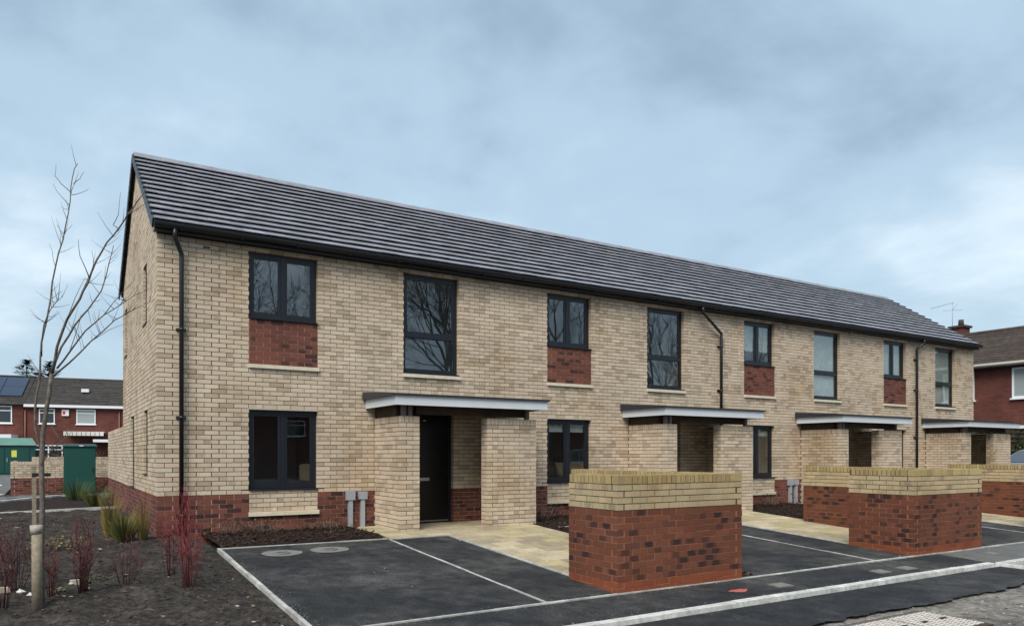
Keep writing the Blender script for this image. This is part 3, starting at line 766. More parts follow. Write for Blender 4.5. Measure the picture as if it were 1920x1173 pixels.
# front doors
for a, b, c, d in DOORS:
    m_ = MB(); m_.box(a, a + .06, .10, .17, .15, d); m_.box(b - .06, b, .10, .17, .15, d); m_.box(a + .06, b - .06, .10, .17, d - .06, d); m_.box(a, b, .03, .17, .10, .15)
    dr = m_.build('door', M_FRAME, terr)
    m_ = MB(); m_.box(a + .063, b - .063, .115, .16, .153, d - .063); lf = m_.build('door_leaf', M_DOOR, dr)
    m_ = MB(); m_.box(a + .33, a + .55, .104, .114, .90, .955); m_.build('letterbox', M_METAL, dr)
    m_ = MB(); m_.box(b - .13, b - .10, .085, .114, 1.0, 1.2); m_.tube([(b - .115, .08, 1.1), (b - .20, .08, 1.1)], .01, 6); m_.build('handle', M_BLACK, dr)
    m_ = MB(); m_.box(a + .08, b - .08, .06, .114, .152, .17); m_.build('threshold', M_METAL, dr)
    m_ = MB(); m_.disc(a + .44, .09, 2.0, .03, .02); m_.build('door_lamp', M_WHITEP, dr)
# porches
FB = kz(-9); FN = 25
for i in range(4):
    dx = HM * i
    def kb(u, z): return 'buff'
    x0, x1, y0 = 3.49 + dx, 3.83 + dx, -1.147
    m_ = MB(); m_.box(x0 + .007, x1 - .007, y0 + .007, 0.0, Z0, FB + FN * CH + .1); f1 = m_.build('porch_side_wall', M_MORT, terr)
    key = 'fin%d' % i
    for fr, L, s_, e_ in ((((x0, y0), (0, 1), (-1, 0)), 1.143, 'alt', 'own'), (((x0, y0), (1, 0), (0, -1)), .34, 'alt2', 'own'), (((x1, y0), (0, 1), (1, 0)), 1.143, 'own', 'own')):
        dp = .1 if fr[2][0] >= 0 or True else .1
        rr = lay(fr, L, FB - CH * 2, FN + 2, kb, (), s_, e_, depth=.1)
        recs += [(r, key) for r in rr]
        n = int(L / .075)
        for k in range(n): recs.append(((fr, k * .075 + .004, k * .075 + .069, FB + FN * CH, FB + FN * CH + .102, 'buff', .06), key))
    sx0, sx1, sy0, sy1 = 5.13 + dx, 6.155 + dx, -1.147, -.935
    m_ = MB(); m_.box(sx0 + .007, sx1 - .007, sy0 + .007, sy1 - .007, Z0, FB + FN * CH + .1); f2 = m_.build('porch_screen_wall', M_MORT, terr)
    key2 = 'scr%d' % i
    for fr, L, s_, e_ in ((((sx0, sy0), (1, 0), (0, -1)), 1.025, 'alt', 'own'), (((sx0, sy0), (0, 1), (-1, 0)), .212, 'alt2', 'own'), (((sx1, sy0), (0, 1), (1, 0)), .212, 'own', 'own'), (((sx0, sy1), (1, 0), (0, 1)), 1.025, 'own', 'own')):
        rr = lay(fr, L, FB - CH * 2, FN + 2, kb, (), s_, e_, depth=.1)
        recs += [(r, key2) for r in rr]
        n = int(L / .075)
        for k in range(n): recs.append(((fr, k * .075 + .004, k * .075 + .069, FB + FN * CH, FB + FN * CH + .102, 'buff', .06), key2))
    m_ = MB(); m_.box(5.95 + dx, 6.148 + dx, sy1 - .01, -.002, Z0, FB + FN * CH + .1); f3 = m_.build('added_shade_wall', M_MORT, terr); key3 = 'ret%d' % i  # unseen wall behind the screen, added to close the side and darken the porch
    for fr in (((5.943 + dx, sy1), (0, 1), (-1, 0)), ((6.155 + dx, sy1), (0, 1), (1, 0))):
        recs += [(r, key3) for r in lay(fr, .93, FB - CH * 2, FN + 3, kb, (), 'own', 'own', depth=.08)]
    globals().setdefault('PW', {})[key] = f1; PW[key2] = f2; PW[key3] = f3
    # canopy: board fascia on three sides, sheet roof sloping to the front, dark soffit
    a, b, yf = 3.32 + dx, 6.28 + dx, -1.343
    m_ = MB(); m_.box(a + .02, b - .02, yf + .02, -.012, 2.196, 2.31); can = m_.build('porch_canopy', M_DARKWOOD, terr)
    for nm, q in (('front_fascia', (a, b, yf, yf + .02)), ('side_fascia', (a, a + .02, yf + .021, -.012)), ('side_fascia', (b - .02, b, yf + .021, -.012))):
        m_ = MB(); m_.box(q[0], q[1], q[2], q[3], 2.185, 2.338); m_.build(nm, M_CANOPY, can)
    m_ = MB(); A, B, Yf = a - .055, b + .03, yf - .035
    m_.hexa([(A, Yf, 2.339), (B, Yf, 2.339), (B, -.008, 2.339), (A, -.008, 2.339), (A, Yf, 2.366), (B, Yf, 2.366), (B, -.008, 2.475), (A, -.008, 2.475)]); m_.build('roof_sheet', M_SHEET, can)
    for (px, py) in ((3.57 + dx, -1.08), (3.68 + dx, -1.08), (6.02 + dx, -1.04)):
        m_ = MB(); m_.box(px - .035, px + .035, py - .035, py + .035, FB + FN * CH + .103, 2.195); m_.build('post', M_POST, can)
    m_ = MB(); m_.box(3.5 + dx, 3.62 + dx, -.95, -.02, FB + FN * CH + .104, 2.195); m_.build('wall_plate', M_DARKWOOD, can)
    m_ = MB(); m_.box(3.84 + dx, 6.1 + dx, -1.0, -.90, 2.06, 2.195); m_.build('beam', M_DARKWOOD, can)
parents = {'front': front, 'gable': gable}; parents.update(PW)
brick_objects(recs, parents, 300)

# roof: courses of flat interlocking tiles, each a thin slab lifted at its lower edge
random.seed(31)
NC = 14; x0r, x1r = -.06, LEN + .03
slen = math.hypot(RIDGE_Y - EAVE_Y, RIDGE_Z - EAVE_Z) - .05; ga = slen / NC
cs, sn = (RIDGE_Y - EAVE_Y) / math.hypot(RIDGE_Y - EAVE_Y, RIDGE_Z - EAVE_Z), (RIDGE_Z - EAVE_Z) / math.hypot(RIDGE_Y - EAVE_Y, RIDGE_Z - EAVE_Z)
def rp(x, s, h, back=False):
    y = EAVE_Y + s * cs - h * sn; z = EAVE_Z + s * sn + h * cs
    return (x, y if not back else 2 * RIDGE_Y - y, z)
m_ = MB()
for bk in (False, True):
    P = [rp(x0r + .03, .06, -.10, bk), rp(x1r - .03, .06, -.10, bk), rp(x1r - .03, slen + .04, -.10, bk), rp(x0r + .03, slen + .04, -.10, bk)]
    P += [rp(x0r + .03, .04, -.028, bk), rp(x1r - .03, .04, -.028, bk), rp(x1r - .03, slen + .04, -.028, bk), rp(x0r + .03, slen + .04, -.028, bk)]
    m_.hexa(P)
roof = m_.build('roof', M_FASC, terr)
TW = .33; ntile = int(round((x1r - x0r) / TW)); TW = (x1r - x0r) / ntile
tiles = []
for r in range(NC):
    off = (TW / 2 if r % 2 else 0)
    for k in range(-1, ntile + 1):
        xa, xb = max(x0r, x0r + k * TW + off), min(x1r, x0r + (k + 1) * TW + off)
        if xb - xa > .03: tiles.append((r, xa, xb))
def tile_geo(mb, xa, xb, s0, c, rp_, lift=.046, th=.015):
    s1 = s0 + ga + .06; g = .0028
    P = [rp_(xa + g, s0, lift - th), rp_(xb - g, s0, lift - th), rp_(xb - g, s1, -.024), rp_(xa + g, s1, -.024), rp_(xa + g, s0, lift), rp_(xb - g, s0, lift), rp_(xb - g, s1, -.024 + th), rp_(xa + g, s1, -.024 + th)]
    mb.hexa(P, 0, c)
rank = []
for i, (r, xa, xb) in enumerate(tiles):
    a = proj(rp((xa + xb) / 2, r * ga, 0)); rank.append((a[2], i))
rank.sort(); pick = set(i for _, i in rank[:300])
TM = {}; mb = MB()
for i, (r, xa, xb) in enumerate(tiles):
    g = random.choice((.86, .94, .98, 1.02, 1.06, 1.14))
    if i in pick:
        key = (round(xb - xa, 3), g)
        if key not in TM:
            q = MB(); h = key[0] / 2; tile_geo(q, -h, h, 0, (g, g, g, 1), lambda x, s, hh: (x, s * cs - hh * sn, s * sn + hh * cs)); TM[key] = q.mesh('roof_tile', [M_TILE])
        obj('roof_tile', TM[key], roof, (((xa + xb) / 2), EAVE_Y + r * ga * cs, EAVE_Z + r * ga * sn + random.uniform(-.003, .003)))
    else: tile_geo(mb, xa, xb, r * ga + random.uniform(-.003, .003), (g, g, g, 1), rp, .046 + random.uniform(-.003, .003))
mb.build('tile_courses', M_TILE, roof, kind='stuff')
mb = MB()
for r in range(NC): tile_geo(mb, x0r, x1r, r * ga, (1, 1, 1, 1), lambda x, s, h: rp(x, s, h, True))
mb.build('rear_tile_courses', M_TILE, roof, kind='stuff')
n = 53; st = (x1r - x0r) / n
q = MB()
prof = [(-.13, -.055), (-.10, .0), (-.045, .03), (.045, .03), (.10, 0), (.13, -.055)]
for k in range(len(prof) - 1):
    (a, b), (c, d) = prof[k], prof[k + 1]; q.quad((-st / 2 + .002, a, b), (-st / 2 + .002, c, d), (st / 2 - .002, c, d), (st / 2 - .002, a, b))
q.face((len(q.v), len(q.v) + 1, len(q.v) + 2, len(q.v) + 3, len(q.v) + 4, len(q.v) + 5)); q.v += [(-st / 2 + .002, y, z) for y, z in prof]
rm = q.mesh('ridge_tile', [M_TILE])
for k in range(n): obj('ridge_tile', rm, roof, (x0r + (k + .5) * st, RIDGE_Y, RIDGE_Z - .01 + random.uniform(-.002, .002)))
for xs_ in (x0r, x1r):
    for bk in (False, True):
        m_ = MB(); sg = -1 if xs_ < 1 else 1
        for r in range(NC):
            s0, s1 = r * ga - .004, (r + 1) * ga + .01
            A = [rp(xs_, s0, -.115, bk), rp(xs_ + sg * .022, s0, -.115, bk), rp(xs_ + sg * .022, s1, -.135, bk), rp(xs_, s1, -.135, bk)]
            B = [rp(xs_ - sg * .03, s0, .032, bk), rp(xs_ + sg * .022, s0, .032, bk), rp(xs_ + sg * .022, s1, .006, bk), rp(xs_ - sg * .03, s1, .006, bk)]
            m_.hexa(A + B)
        m_.build('verge_trim', M_SHEET, roof)
# eaves: fascia, soffit, gutter
m_ = MB(); m_.box(-.05, LEN + .03, -.128, -.0, 4.752, 4.772); m_.build('soffit_board', M_FASC, terr)
m_ = MB(); m_.box(-.05, LEN + .03, -.150, -.129, 4.735, 4.90); m_.build('fascia_board', M_FASC, terr)
m_ = MB()
prof = [(math.cos(t), math.sin(t)) for t in [math.pi + math.pi * k / 8 for k in range(9)]]
gy, gzv = -.205, 4.868
for (a, b), (c, d) in zip(prof, prof[1:]):
    m_.quad((-.06, gy + a * .06, gzv + b * .085), (LEN + .03, gy + a * .06, gzv + b * .085), (LEN + .03, gy + c * .06, gzv + d * .085), (-.06, gy + c * .06, gzv + d * .085))
    m_.quad((-.06, gy + c * .056, gzv + d * .08), (LEN + .03, gy + c * .056, gzv + d * .08), (LEN + .03, gy + a * .056, gzv + b * .08), (-.06, gy + a * .056, gzv + b * .08))
for xx in (-.06, LEN + .03):
    b0 = len(m_.v); m_.v += [(xx, gy + a * .06, gzv + b * .085) for a, b in prof]; m_.face(tuple(b0 + k for k in range(9)))
gut = m_.build('gutter', M_BLACK, terr)
for k in range(27):
    x = .3 + k * .88; m_ = MB(); m_.box(x, x + .025, -.26, -.151, 4.772, 4.780); m_.build('gutter_bracket', M_BLACK, gut)
def downpipe(xt, xb, drop, zend, brackets):
    m_ = MB(); r = .034
    pts = [(xt, -.205, 4.80), (xt, -.205, 4.71), (xt, -.195, 4.67), ((xt + xb) / 2, -.14, 4.67 - drop / 2), (xb, -.08, 4.67 - drop), (xb, -.075, 4.61 - drop), (xb, -.075, zend)]
    m_.tube(pts, r, 10); p = m_.build('downpipe', M_BLACK, terr)
    for z in brackets:
        m_ = MB(); m_.tube([(xb, -.075, z - .02), (xb, -.075, z + .02)], .042, 10); m_.box(xb - .07, xb + .07, -.03, -.001, z - .018, z + .018); m_.build('bracket', M_BLACK, p)
downpipe(.225, .335, .22, .12, (.45, 1.95, 3.30))
downpipe(11.42, 12.17, .42, 2.40, (2.9, 3.95))
downpipe(20.62, 20.47, .15, .12, (1.9, 3.3, 4.2))
m_ = MB(); m_.tube([(12.17, -.075, 2.30), (12.17, -.075, .2)], .034, 10); m_.build('downpipe', M_BLACK, terr)
# meter ducts at the foot of the wall
for i in (0, 2):
    for k, x in enumerate((3.035, 3.255)):
        x += HM * i
        m_ = MB(); m_.box(x - .075, x + .075, -.085, -.004, .60 + .01 * k, .77 - .03 * k); d = m_.build('service_box', M_GREYP, terr)
        m_ = MB(); m_.box(x - .036, x + .036, -.07, -.004, .06, .598 + .01 * k); m_.build('duct', M_GREYP, d)
m_ = MB(); m_.box(.66, .76, -.006, .01, kz(53) + .01, kz(53) + .035); m_.build('vent_slot', M_BLACK, terr)

# ------------------------------------------------------------------ brick bin store walls in the front gardens
def bin_wall(ox, label, nmax, X0=3.974, X1=6.0, Y0=-6.03, YL=-5.03, YR=-2.5, zoff=0., group='brick bin store walls'):
    T = .215; zt = 1.05 + zoff; nrow = 17; zb = zt - nrow * CH
    t = thing('bin_store_wall', label, 'garden wall', (ox + X0, Y0, zb), group)
    a, b = ox + X0, ox + X1
    core = MB(); e = .003
    for (p, q, r, s_) in ((a + e, a + T - e, Y0 + e, YL - e), (a + T - e, b - T + e, Y0 + e, Y0 + T - e), (b - T + e, b - e, Y0 + e, YR - e)):
        core.box(p, q, r, s_, zb - .05, zb + 13 * CH - JT, 1); core.box(p + .004, q - .004, r + .004, s_ - .004, zb + 13 * CH - JT, zt + .080, 0)
    cr = core.build('mortar_core', [M_MORT, M_MORTG], t)
    def kind(u, z):
        r = int((z - zb) / CH); return 'orange' if r < 2 else 'garden_red' if r < 13 else 'garden_buff'
    faces = [(((a, Y0), (1, 0), (0, -1)), b - a, 'alt', 'alt'), (((a, Y0), (0, 1), (-1, 0)), YL - Y0, 'alt2', 'own'), (((b - T, Y0 + T), (0, 1), (-1, 0)), YR - Y0 - T, 'own', 'own'),
             (((b, Y0), (0, 1), (1, 0)), YR - Y0, 'alt2', 'own'), (((a + T, Y0 + T), (1, 0), (0, 1)), b - a - 2 * T, 'own', 'own'), (((a + T, Y0 + T), (0, 1), (1, 0)), YL - Y0 - T, 'own', 'own'),
             (((a, YL), (1, 0), (0, 1)), T, 'own', 'own'), (((b - T, YR), (1, 0), (0, 1)), T, 'own', 'own')]
    rc = []
    for fr, L, s_, e_ in faces: rc += [(r, 'w') for r in lay(fr, L, zb, nrow, kind, (), s_, e_, depth=.09)]
    # brick on edge capping, full thickness of the wall
    def cap(fr, L, u0=0.):
        n = int((L - u0) / .0755 + .2)
        for k in range(n): rc.append(((fr, u0 + k * .0755 + .003, u0 + k * .0755 + .0645, zt, zt + .097, 'cap_buff', T), 'w'))
    rc.append(((((a, Y0), (1, 0), (0, -1)), 0., T, zt, zt + .097, 'cap_buff', .1), 'w')); rc.append(((((a, Y0 + T), (1, 0), (0, 1)), 0., T, zt, zt + .097, 'cap_buff', .105), 'w'))
    rc.append(((((b - T, Y0), (1, 0), (0, -1)), 0., T, zt, zt + .097, 'cap_buff', .1), 'w')); rc.append(((((b - T, Y0 + T), (1, 0), (0, 1)), 0., T, zt, zt + .097, 'cap_buff', .105), 'w'))
    cap(((a, Y0), (1, 0), (0, -1)), b - a - T - .005, T + .008); cap(((a, Y0), (0, 1), (-1, 0)), YL - Y0, T + .008); cap(((b - T, Y0), (0, 1), (-1, 0)), YR - Y0, T + .008)
    brick_objects(rc, {'w': t}, nmax, 8.)
    return t
random.seed(41)
bin_wall(0, 'buff topped red brick bin store wall nearest the kerb corner', 300, YL=-5.12, YR=-2.7)
bin_wall(5.87, 'second bin store wall along the terrace, red brick with buff top', 300, YL=-4.94, YR=-2.72)
bin_wall(11.75, 'third bin store wall, only its side showing past the second', 60)
bin_wall(17.62, 'farthest bin store wall at the edge of the picture', 20)
# wheel-high debris by the first wall foot
mb = MB()
for i in range(40):
    x, y = 6.03 + random.uniform(0, .3), -5.75 + random.uniform(-.22, .2); g = random.uniform(.5, 2); mb.lump((x, y, gz(x, y) + .01), random.uniform(.012, .03), 0, (g, g * .8, g * .7, 1))
mb.build('mulch_patch', M_CHIP, None, kind='stuff', label='small heap of bark at the end of the nearest wall', category='mulch')

# ------------------------------------------------------------------ left side: boundary wall, cabinets, kerbs
random.seed(51)
def plain_wall(name, label, x0, x1, y0, y1, z0, z1, split, faces, nmax=0, group=None):
    t = thing(name, label, 'garden wall', (x0, y0, z0), group)
    e = .006; m_ = MB(); m_.box(x0 + e, x1 - e, y0 + e, y1 - e, z0, split, 1); m_.box(x0 + e, x1 - e, y0 + e, y1 - e, split, z1 - .01, 0); m_.build('mortar_core', [M_MORT, M_MORTR], t)
    rc = []; n = int(round((z1 - .1 - z0) / CH)); zc = z0 + n * CH
    fr = {'W': (((x0, y0), (0, 1), (-1, 0)), y1 - y0, 'alt2'), 'S': (((x0, y0), (1, 0), (0, -1)), x1 - x0, 'alt'), 'E': (((x1, y0), (0, 1), (1, 0)), y1 - y0, 'own'), 'N': (((x0, y1), (1, 0), (0, 1)), x1 - x0, 'own')}
    for f in faces:
        F, L, s_ = fr[f]; rc += [(r, 'w') for r in lay(F, L, z0, n, lambda u, z: 'red' if z < split else 'buff', (), s_, 'own', depth=.09)]
        rc += [((F, k * .0755 + .003, k * .0755 + .0715, zc, zc + .097, 'buff', .1), 'w') for k in range(int(L / .0755))]
    brick_objects(rc, {'w': t}, nmax, 8.)
    return t
plain_wall('boundary_wall', 'tall buff boundary wall running on behind the gable end', .03, .245, 6.16, 11.2, -.05, 1.98, ZP, 'WSEN')
t = thing('gate_post', 'rust brown post between gable end and boundary wall', 'post', (.06, 6.07, .1))
m_ = MB(); m_.box(.02, .13, 6.0, 6.13, .05, 2.02); m_.build('shaft', mat('rust_brown', (.09, .05, .032), .8, .3, var=.2), t); m_ = MB(); m_.box(.012, .138, 5.995, 6.135, 2.021, 2.035); m_.build('cap', M_FENCE, t)
LW = plain_wall('car_park_wall', 'low buff and red wall with green cabinet in front', -2.42, 1.2, 16.5, 16.72, -.03, 1.14, .62, 'WSN')
plain_wall('car_park_wall', 'low wall seen over the top of the car park wall', -1.9, 2.5, 20.6, 20.82, -.03, 1.30, .62, 'WSN')
plain_wall('car_park_wall', 'short return wall behind the car park wall corner', -2.415, -2.2, 16.73, 20.3, -.03, 1.14, .62, 'WN')
def cabinet():
    x0, x1, y0, y1, z = -.98, -.08, 15.0, 15.5, .08
    t = thing('utility_cabinet', 'tall dark green utility cabinet before the low wall', 'cabinet', ((x0 + x1) / 2, y0, z))
    m_ = MB(); m_.box(x0, x1, y0, y1, z, z + .06); m_.build('plinth', M_COVER, t)
    m_ = MB(); m_.box(x0 + .01, x1 - .01, y0 + .02, y1, z + .06, z + 1.56); m_.build('body', M_GREEN, t)
    xm = (x0 + x1) / 2
    for a, b in ((x0 + .025, x1 - .025),):
        m_ = MB(); m_.box(a, b, y0 + .003, y0 + .02, z + .09, z + 1.5); d = m_.build('door', M_GREEN, t)
    m_ = MB(); m_.box(x1 - .10, x1 - .07, y0 - .015, y0 + .003, z + .75, z + .87); m_.build('handle', M_BLACK, t)
    m_ = MB(); m_.hexa([(x0 - .03, y0 - .03, z + 1.561), (x1 + .03, y0 - .03, z + 1.561), (x1 + .03, y1 + .03, z + 1.561), (x0 - .03, y1 + .03, z + 1.561), (x0 - .02, y0 - .02, z + 1.61), (x1 + .02, y0 - .02, z + 1.61), (x1, y1, z + 1.65), (x0, y1, z + 1.65)]); m_.build('lid', M_GREEN, t)
    m_ = MB(); m_.box(xm - .02, xm + .10, y0 - .034, y0 - .029, z + 1.575, z + 1.605); m_.build('label_plate', M_WHITEP, t)
cabinet()
def substation():
    x0, x1, y0, y1, z = -6.2, -2.05, 41, 44, .2
    t = thing('substation_kiosk', 'large dark green kiosk with pale green roof at far left', 'kiosk', ((x0 + x1) / 2, y0, z))
    m_ = MB(); m_.box(x0, x1, y0, y1, z, z + 1.75); m_.build('body', M_GREEN, t)
    for k in range(3):
        a = x1 - .25 - 1.25 * (k + 1); m_ = MB(); m_.box(a, a + 1.2, y0 - .03, y0 - .001, z + .1, z + 1.65); d = m_.build('door', M_GREEN, t)
        m_ = MB(); m_.box(a + .08, a + .13, y0 - .06, y0 - .031, z + .75, z + 1.0); m_.build('handle', M_METAL, d)
        m_ = MB(); m_.box(a + .32, a + .58, y0 - .036, y0 - .031, z + 1.05, z + 1.45); m_.build('warning_plate', M_YELLOW, d)
    m_ = MB(); m_.hexa([(x0 - .1, y0 - .12, z + 1.752), (x1 + .1, y0 - .12, z + 1.752), (x1 + .1, y1, z + 1.752), (x0 - .1, y1, z + 1.752), (x0 + .1, y0 + .3, z + 2.2), (x1 - .15, y0 + .3, z + 2.2), (x1 - .15, y1 - .3, z + 2.2), (x0 + .1, y1 - .3, z + 2.2)]); m_.build('roof', M_GREENROOF, t)
substation()
def kerbflat(label, pts, width, ztop):
    par = obj('edging', None, None, (pts[0][0], pts[0][1], ztop), kind='structure', label=label)
    for (ax, ay, az), (bx, by, bz) in zip(pts, pts[1:]):
        d = Vector((bx - ax, by - ay)); L = d.length; d.normalize(); nr = Vector((-d.y, d.x)); n = max(1, int(round(L / .915)))
        for k in range(n):
            f0, f1 = (k + .004) / n, (k + .996) / n; g = random.uniform(.85, 1.1); P = []
            for dz in (-.15, 0):
                for f, sg in ((f0, -1), (f1, -1), (f1, 1), (f0, 1)): P.append((ax + (bx - ax) * f + nr.x * sg * width / 2, ay + (by - ay) * f + nr.y * sg * width / 2, az + (bz - az) * f + dz))
            m_ = MB(); m_.hexa(P, 0, (g, g, g, 1)); m_.build('edging_stone', M_KERB, par)
kerbflat('pale concrete edging across the soil bed by the gable', [(-4.2, 6.75, .12), (-2.5, 6.9, .14), (-.02, 7.35, .175)], .11, .1)
kerbflat('grey edging between far planting bed and car park', [(-3.4, 11.2, .12), (-2.5, 12.4, .12), (-1.1, 14.9, .12), (1.2, 15.9, .12)], .12, .1)
def rough2(x, y): return .04 * nz2(x, y, 1.6, 8) + .02 * nz2(x, y, 7, 2)
sheet('planting_bed', -5, 0.0, 7.05, 17.5, -.06, mat('bed_mulch', (.028, .02, .017), .95, .1, var=.6, vscale=22, bump=1, bscale=30, bdist=.03), .14, label='dark mulched planting bed beyond the edging', bumpf=rough2)
m_ = MB(); m_.v = [(-60, 10.8, .075), (-3.5, 11.2, .075), (-2.55, 12.4, .075), (-1.15, 15.0, .075), (-1.15, 16.3, .075), (-2.6, 16.5, .075), (-2.6, 41, .19), (-1.5, 49, .2), (-60, 49, .2)]; m_.face(tuple(range(9)))
m_.build('car_park', M_OLDTAR, None, kind='structure', label='pale grey car park surface at far left')
m_ = MB(); m_.quad((-2.75, 17, .095), (-2.6, 17, .095), (-3.3, 13, .085), (-3.45, 13, .085)); m_.quad((-4.3, 34, .175), (-4.0, 34, .175), (-2.95, 24, .13), (-3.15, 24, .13))
m_.build('bay_line', M_WHITE, None, kind='structure', label='white painted line on the far car park')

# ------------------------------------------------------------------ background houses
def house(name, label, loc, rot, W, D, eave, ridge, wins, roofm=M_FARTILE, extras=None, wallm=M_FARBRICK, cat='house', fasc=True, courses=16, ov=.3, group=None):
    """front faces -y in its own frame; wins: (x, z, w, h, style)"""
    t = obj(name, None, None, loc, label=label, category=cat, group=group); t.rotation_euler = (0, 0, rot)
    mw = Matrix.Translation(Vector(loc)) @ Matrix.Rotation(rot, 4, 'Z')
    def put(mb, nm, mats, par=None, **k):
        o = obj(nm, mb.mesh(nm, mats if isinstance(mats, list) else [mats]), None, **k); o.parent = par or t; return o
    m_ = MB(); m_.box(-W / 2, W / 2, 0, D, -.4, eave)
    for x in (-W / 2, W / 2): m_.tri((x, 0, eave), (x, D, eave), (x, D / 2, ridge - .08))
    wl = put(m_, 'wall', wallm)
    sl = (ridge - eave) / (D / 2); m_ = MB()
    for bk in (0, 1):
        for c in range(courses):
            y0 = -ov + (D / 2 + ov) * c / courses; y1 = -ov + (D / 2 + ov) * (c + 1.15) / courses
            za, zb = eave + sl * y0 + .06, eave + sl * y1 + .01; y1 = min(y1, D / 2); zb = min(zb, ridge)
            n = max(2, int(W / .6)); 
            for k in range(n):
                xa, xb = -W / 2 - .05 + (W + .1) * k / n, -W / 2 - .05 + (W + .1) * (k + 1) / n; g = random.uniform(.8, 1.2); f = (lambda y: D - y) if bk else (lambda y: y)
                m_.hexa([(xa, f(y0), za - .05), (xb, f(y0), za - .05), (xb, f(y1), zb - .05), (xa, f(y1), zb - .05), (xa, f(y0), za), (xb, f(y0), za), (xb, f(y1), zb), (xa, f(y1), zb)], 0, (g, g, g, 1))
    rf = put(m_, 'roof', roofm, kind='stuff')
    m_ = MB(); m_.tube([(-W / 2 - .06, D / 2, ridge), (W / 2 + .06, D / 2, ridge)], .11, 8); put(m_, 'ridge_tiles', roofm, rf)
    if fasc:
        m_ = MB(); m_.box(-W / 2, W / 2, -ov - .02, -ov + .01, eave - sl * ov - .14, eave - sl * ov + .05); put(m_, 'fascia', M_WHITE)
        m_ = MB(); m_.box(-W / 2, W / 2, -ov + .01, -.002, eave - sl * ov - .13, eave - sl * ov - .11); put(m_, 'soffit', M_WHITE)
    for (x, z, ww, hh, st) in wins:
        m_ = MB(); f = .07
        for q in ((x - ww / 2, x - ww / 2 + f, z, z + hh), (x + ww / 2 - f, x + ww / 2, z, z + hh), (x - ww / 2 + f, x + ww / 2 - f, z, z + f), (x - ww / 2 + f, x + ww / 2 - f, z + hh - f, z + hh)): m_.box(q[0], q[1], -.05, .03, q[2], q[3])
        if 't' in st: m_.box(x - ww / 2 + f, x + ww / 2 - f, -.048, .03, z + hh * .70, z + hh * .70 + .06)
        if 'v' in st: m_.box(x - .035, x + .035, -.047, .03, z + f, z + hh - f)
        wn = put(m_, 'window', M_WHITE if 'd' not in st else M_FRAME)
        m_ = MB(); m_.box(x - ww / 2 + f * .9, x + ww / 2 - f * .9, -.02, -.012, z + f * .9, z + hh - f * .9); put(m_, 'pane', M_PANEB if 'b' in st else M_PANED, wn)
        m_ = MB(); m_.box(x - ww / 2 - .06, x + ww / 2 + .06, -.09, .0, z - .06, z - .001); put(m_, 'sill', M_WHITE, wn)
    if extras: extras(put, t, rf, wl)
    return t
M_PANED = mat('far_dark_glass', (.02, .025, .03), .06, .8)
M_PANEB = mat('far_glass_with_blind', (.30, .33, .33), .12, .7)
def ex_B(put, t, rf, wl):
    m_ = MB(); m_.box(-3.4, -.8, -1.1, -.02, 2.72, 2.78)
    for k in range(9): m_.box(-3.4 + k * .289, -3.4 + k * .289 + .25, -1.13, -1.1, 2.48, 2.78)
    put(m_, 'awning', M_AWN)
    m_ = MB(); m_.box(-1.4, -.1, -2.2, -.02, 2.0, 2.2); put(m_, 'porch_roof', M_WHITE)
    m_ = MB(); m_.box(-3.65, -3.2, -.12, -.01, 3.95, 4.4); a = put(m_, 'alarm_box', M_WHITE); m_ = MB(); m_.box(-3.6, -3.42, -.125, -.121, 4.05, 4.3); put(m_, 'alarm_mark', M_REDM, a)
    for x in (-5.95, .1):
        m_ = MB(); m_.tube([(x, -.06, .2), (x, -.06, 4.3)], .05, 6); put(m_, 'downpipe', mat('brown_pipe', (.22, .1, .075), .7, .3))
    m_ = MB(); m_.tube([(.6, 4, 7.2), (.6, 4, 8.6)], .02, 5); m_.tube([(.2, 4, 8.5), (1.1, 4, 8.5)], .015, 5)
    for k in range(6): m_.tube([(.2 + k * .16, 3.7, 8.5), (.2 + k * .16, 4.3, 8.5)], .008, 4)
    put(m_, 'aerial', M_GREYP)
    m_ = MB(); m_.box(.9, 1.6, 3.6, 4.4, 6.6, 7.45); ch = put(m_, 'chimney', M_FARBRICK, rf)
    m_ = MB(); m_.tube([(1.25, 4, 7.45), (1.25, 4, 7.75)], .13, 8); put(m_, 'chimney_pot', mat('clay_pot', (.15, .06, .04), .8, .3), ch)
    m_ = MB(); m_.box(-2.6, -2.1, 1.5, 1.9, 5.85, 6.1); put(m_, 'roof_vent', M_WHITE, rf)
def ex_A(put, t, rf, wl):
    eave, sl = 4.8, (7.0 - 4.8) / 4.
    for k in range(4):
        for j in range(2):
            x0, x1 = .4 + k * 1.42, .4 + k * 1.42 + 1.38; y0, y1 = .75 + j * 1.45, .75 + j * 1.45 + 1.4
            m_ = MB(); m_.hexa([(x0, y0, eave + sl * y0 + .1), (x1, y0, eave + sl * y0 + .1), (x1, y1, eave + sl * y1 + .1), (x0, y1, eave + sl * y1 + .1), (x0, y0, eave + sl * y0 + .15), (x1, y0, eave + sl * y0 + .15), (x1, y1, eave + sl * y1 + .15), (x0, y1, eave + sl * y1 + .15)]); put(m_, 'solar_panel', M_SOLAR)
    m_ = MB(); m_.box(-3, 6, -2.4, -.02, 2.2, 2.45); put(m_, 'lean_to_roof', M_WHITE)
ROT = R(-9)
house('brick_house', 'far red brick house with awning and white windows at left', (3.1, 51.0, .3), ROT, 12., 8, 4.85, 7.0, [(-4.6, 3.35, 1.0, 1.1, 't'), (-2.1, 3.35, 1.25, 1.1, 'tb'), (.9, 3.1, .9, 1.3, 'dv'), (-4.5, .6, 1.8, 1.2, 'tv'), (3.4, 3.35, 1.2, 1.1, 't')], M_FARTILE, ex_B)
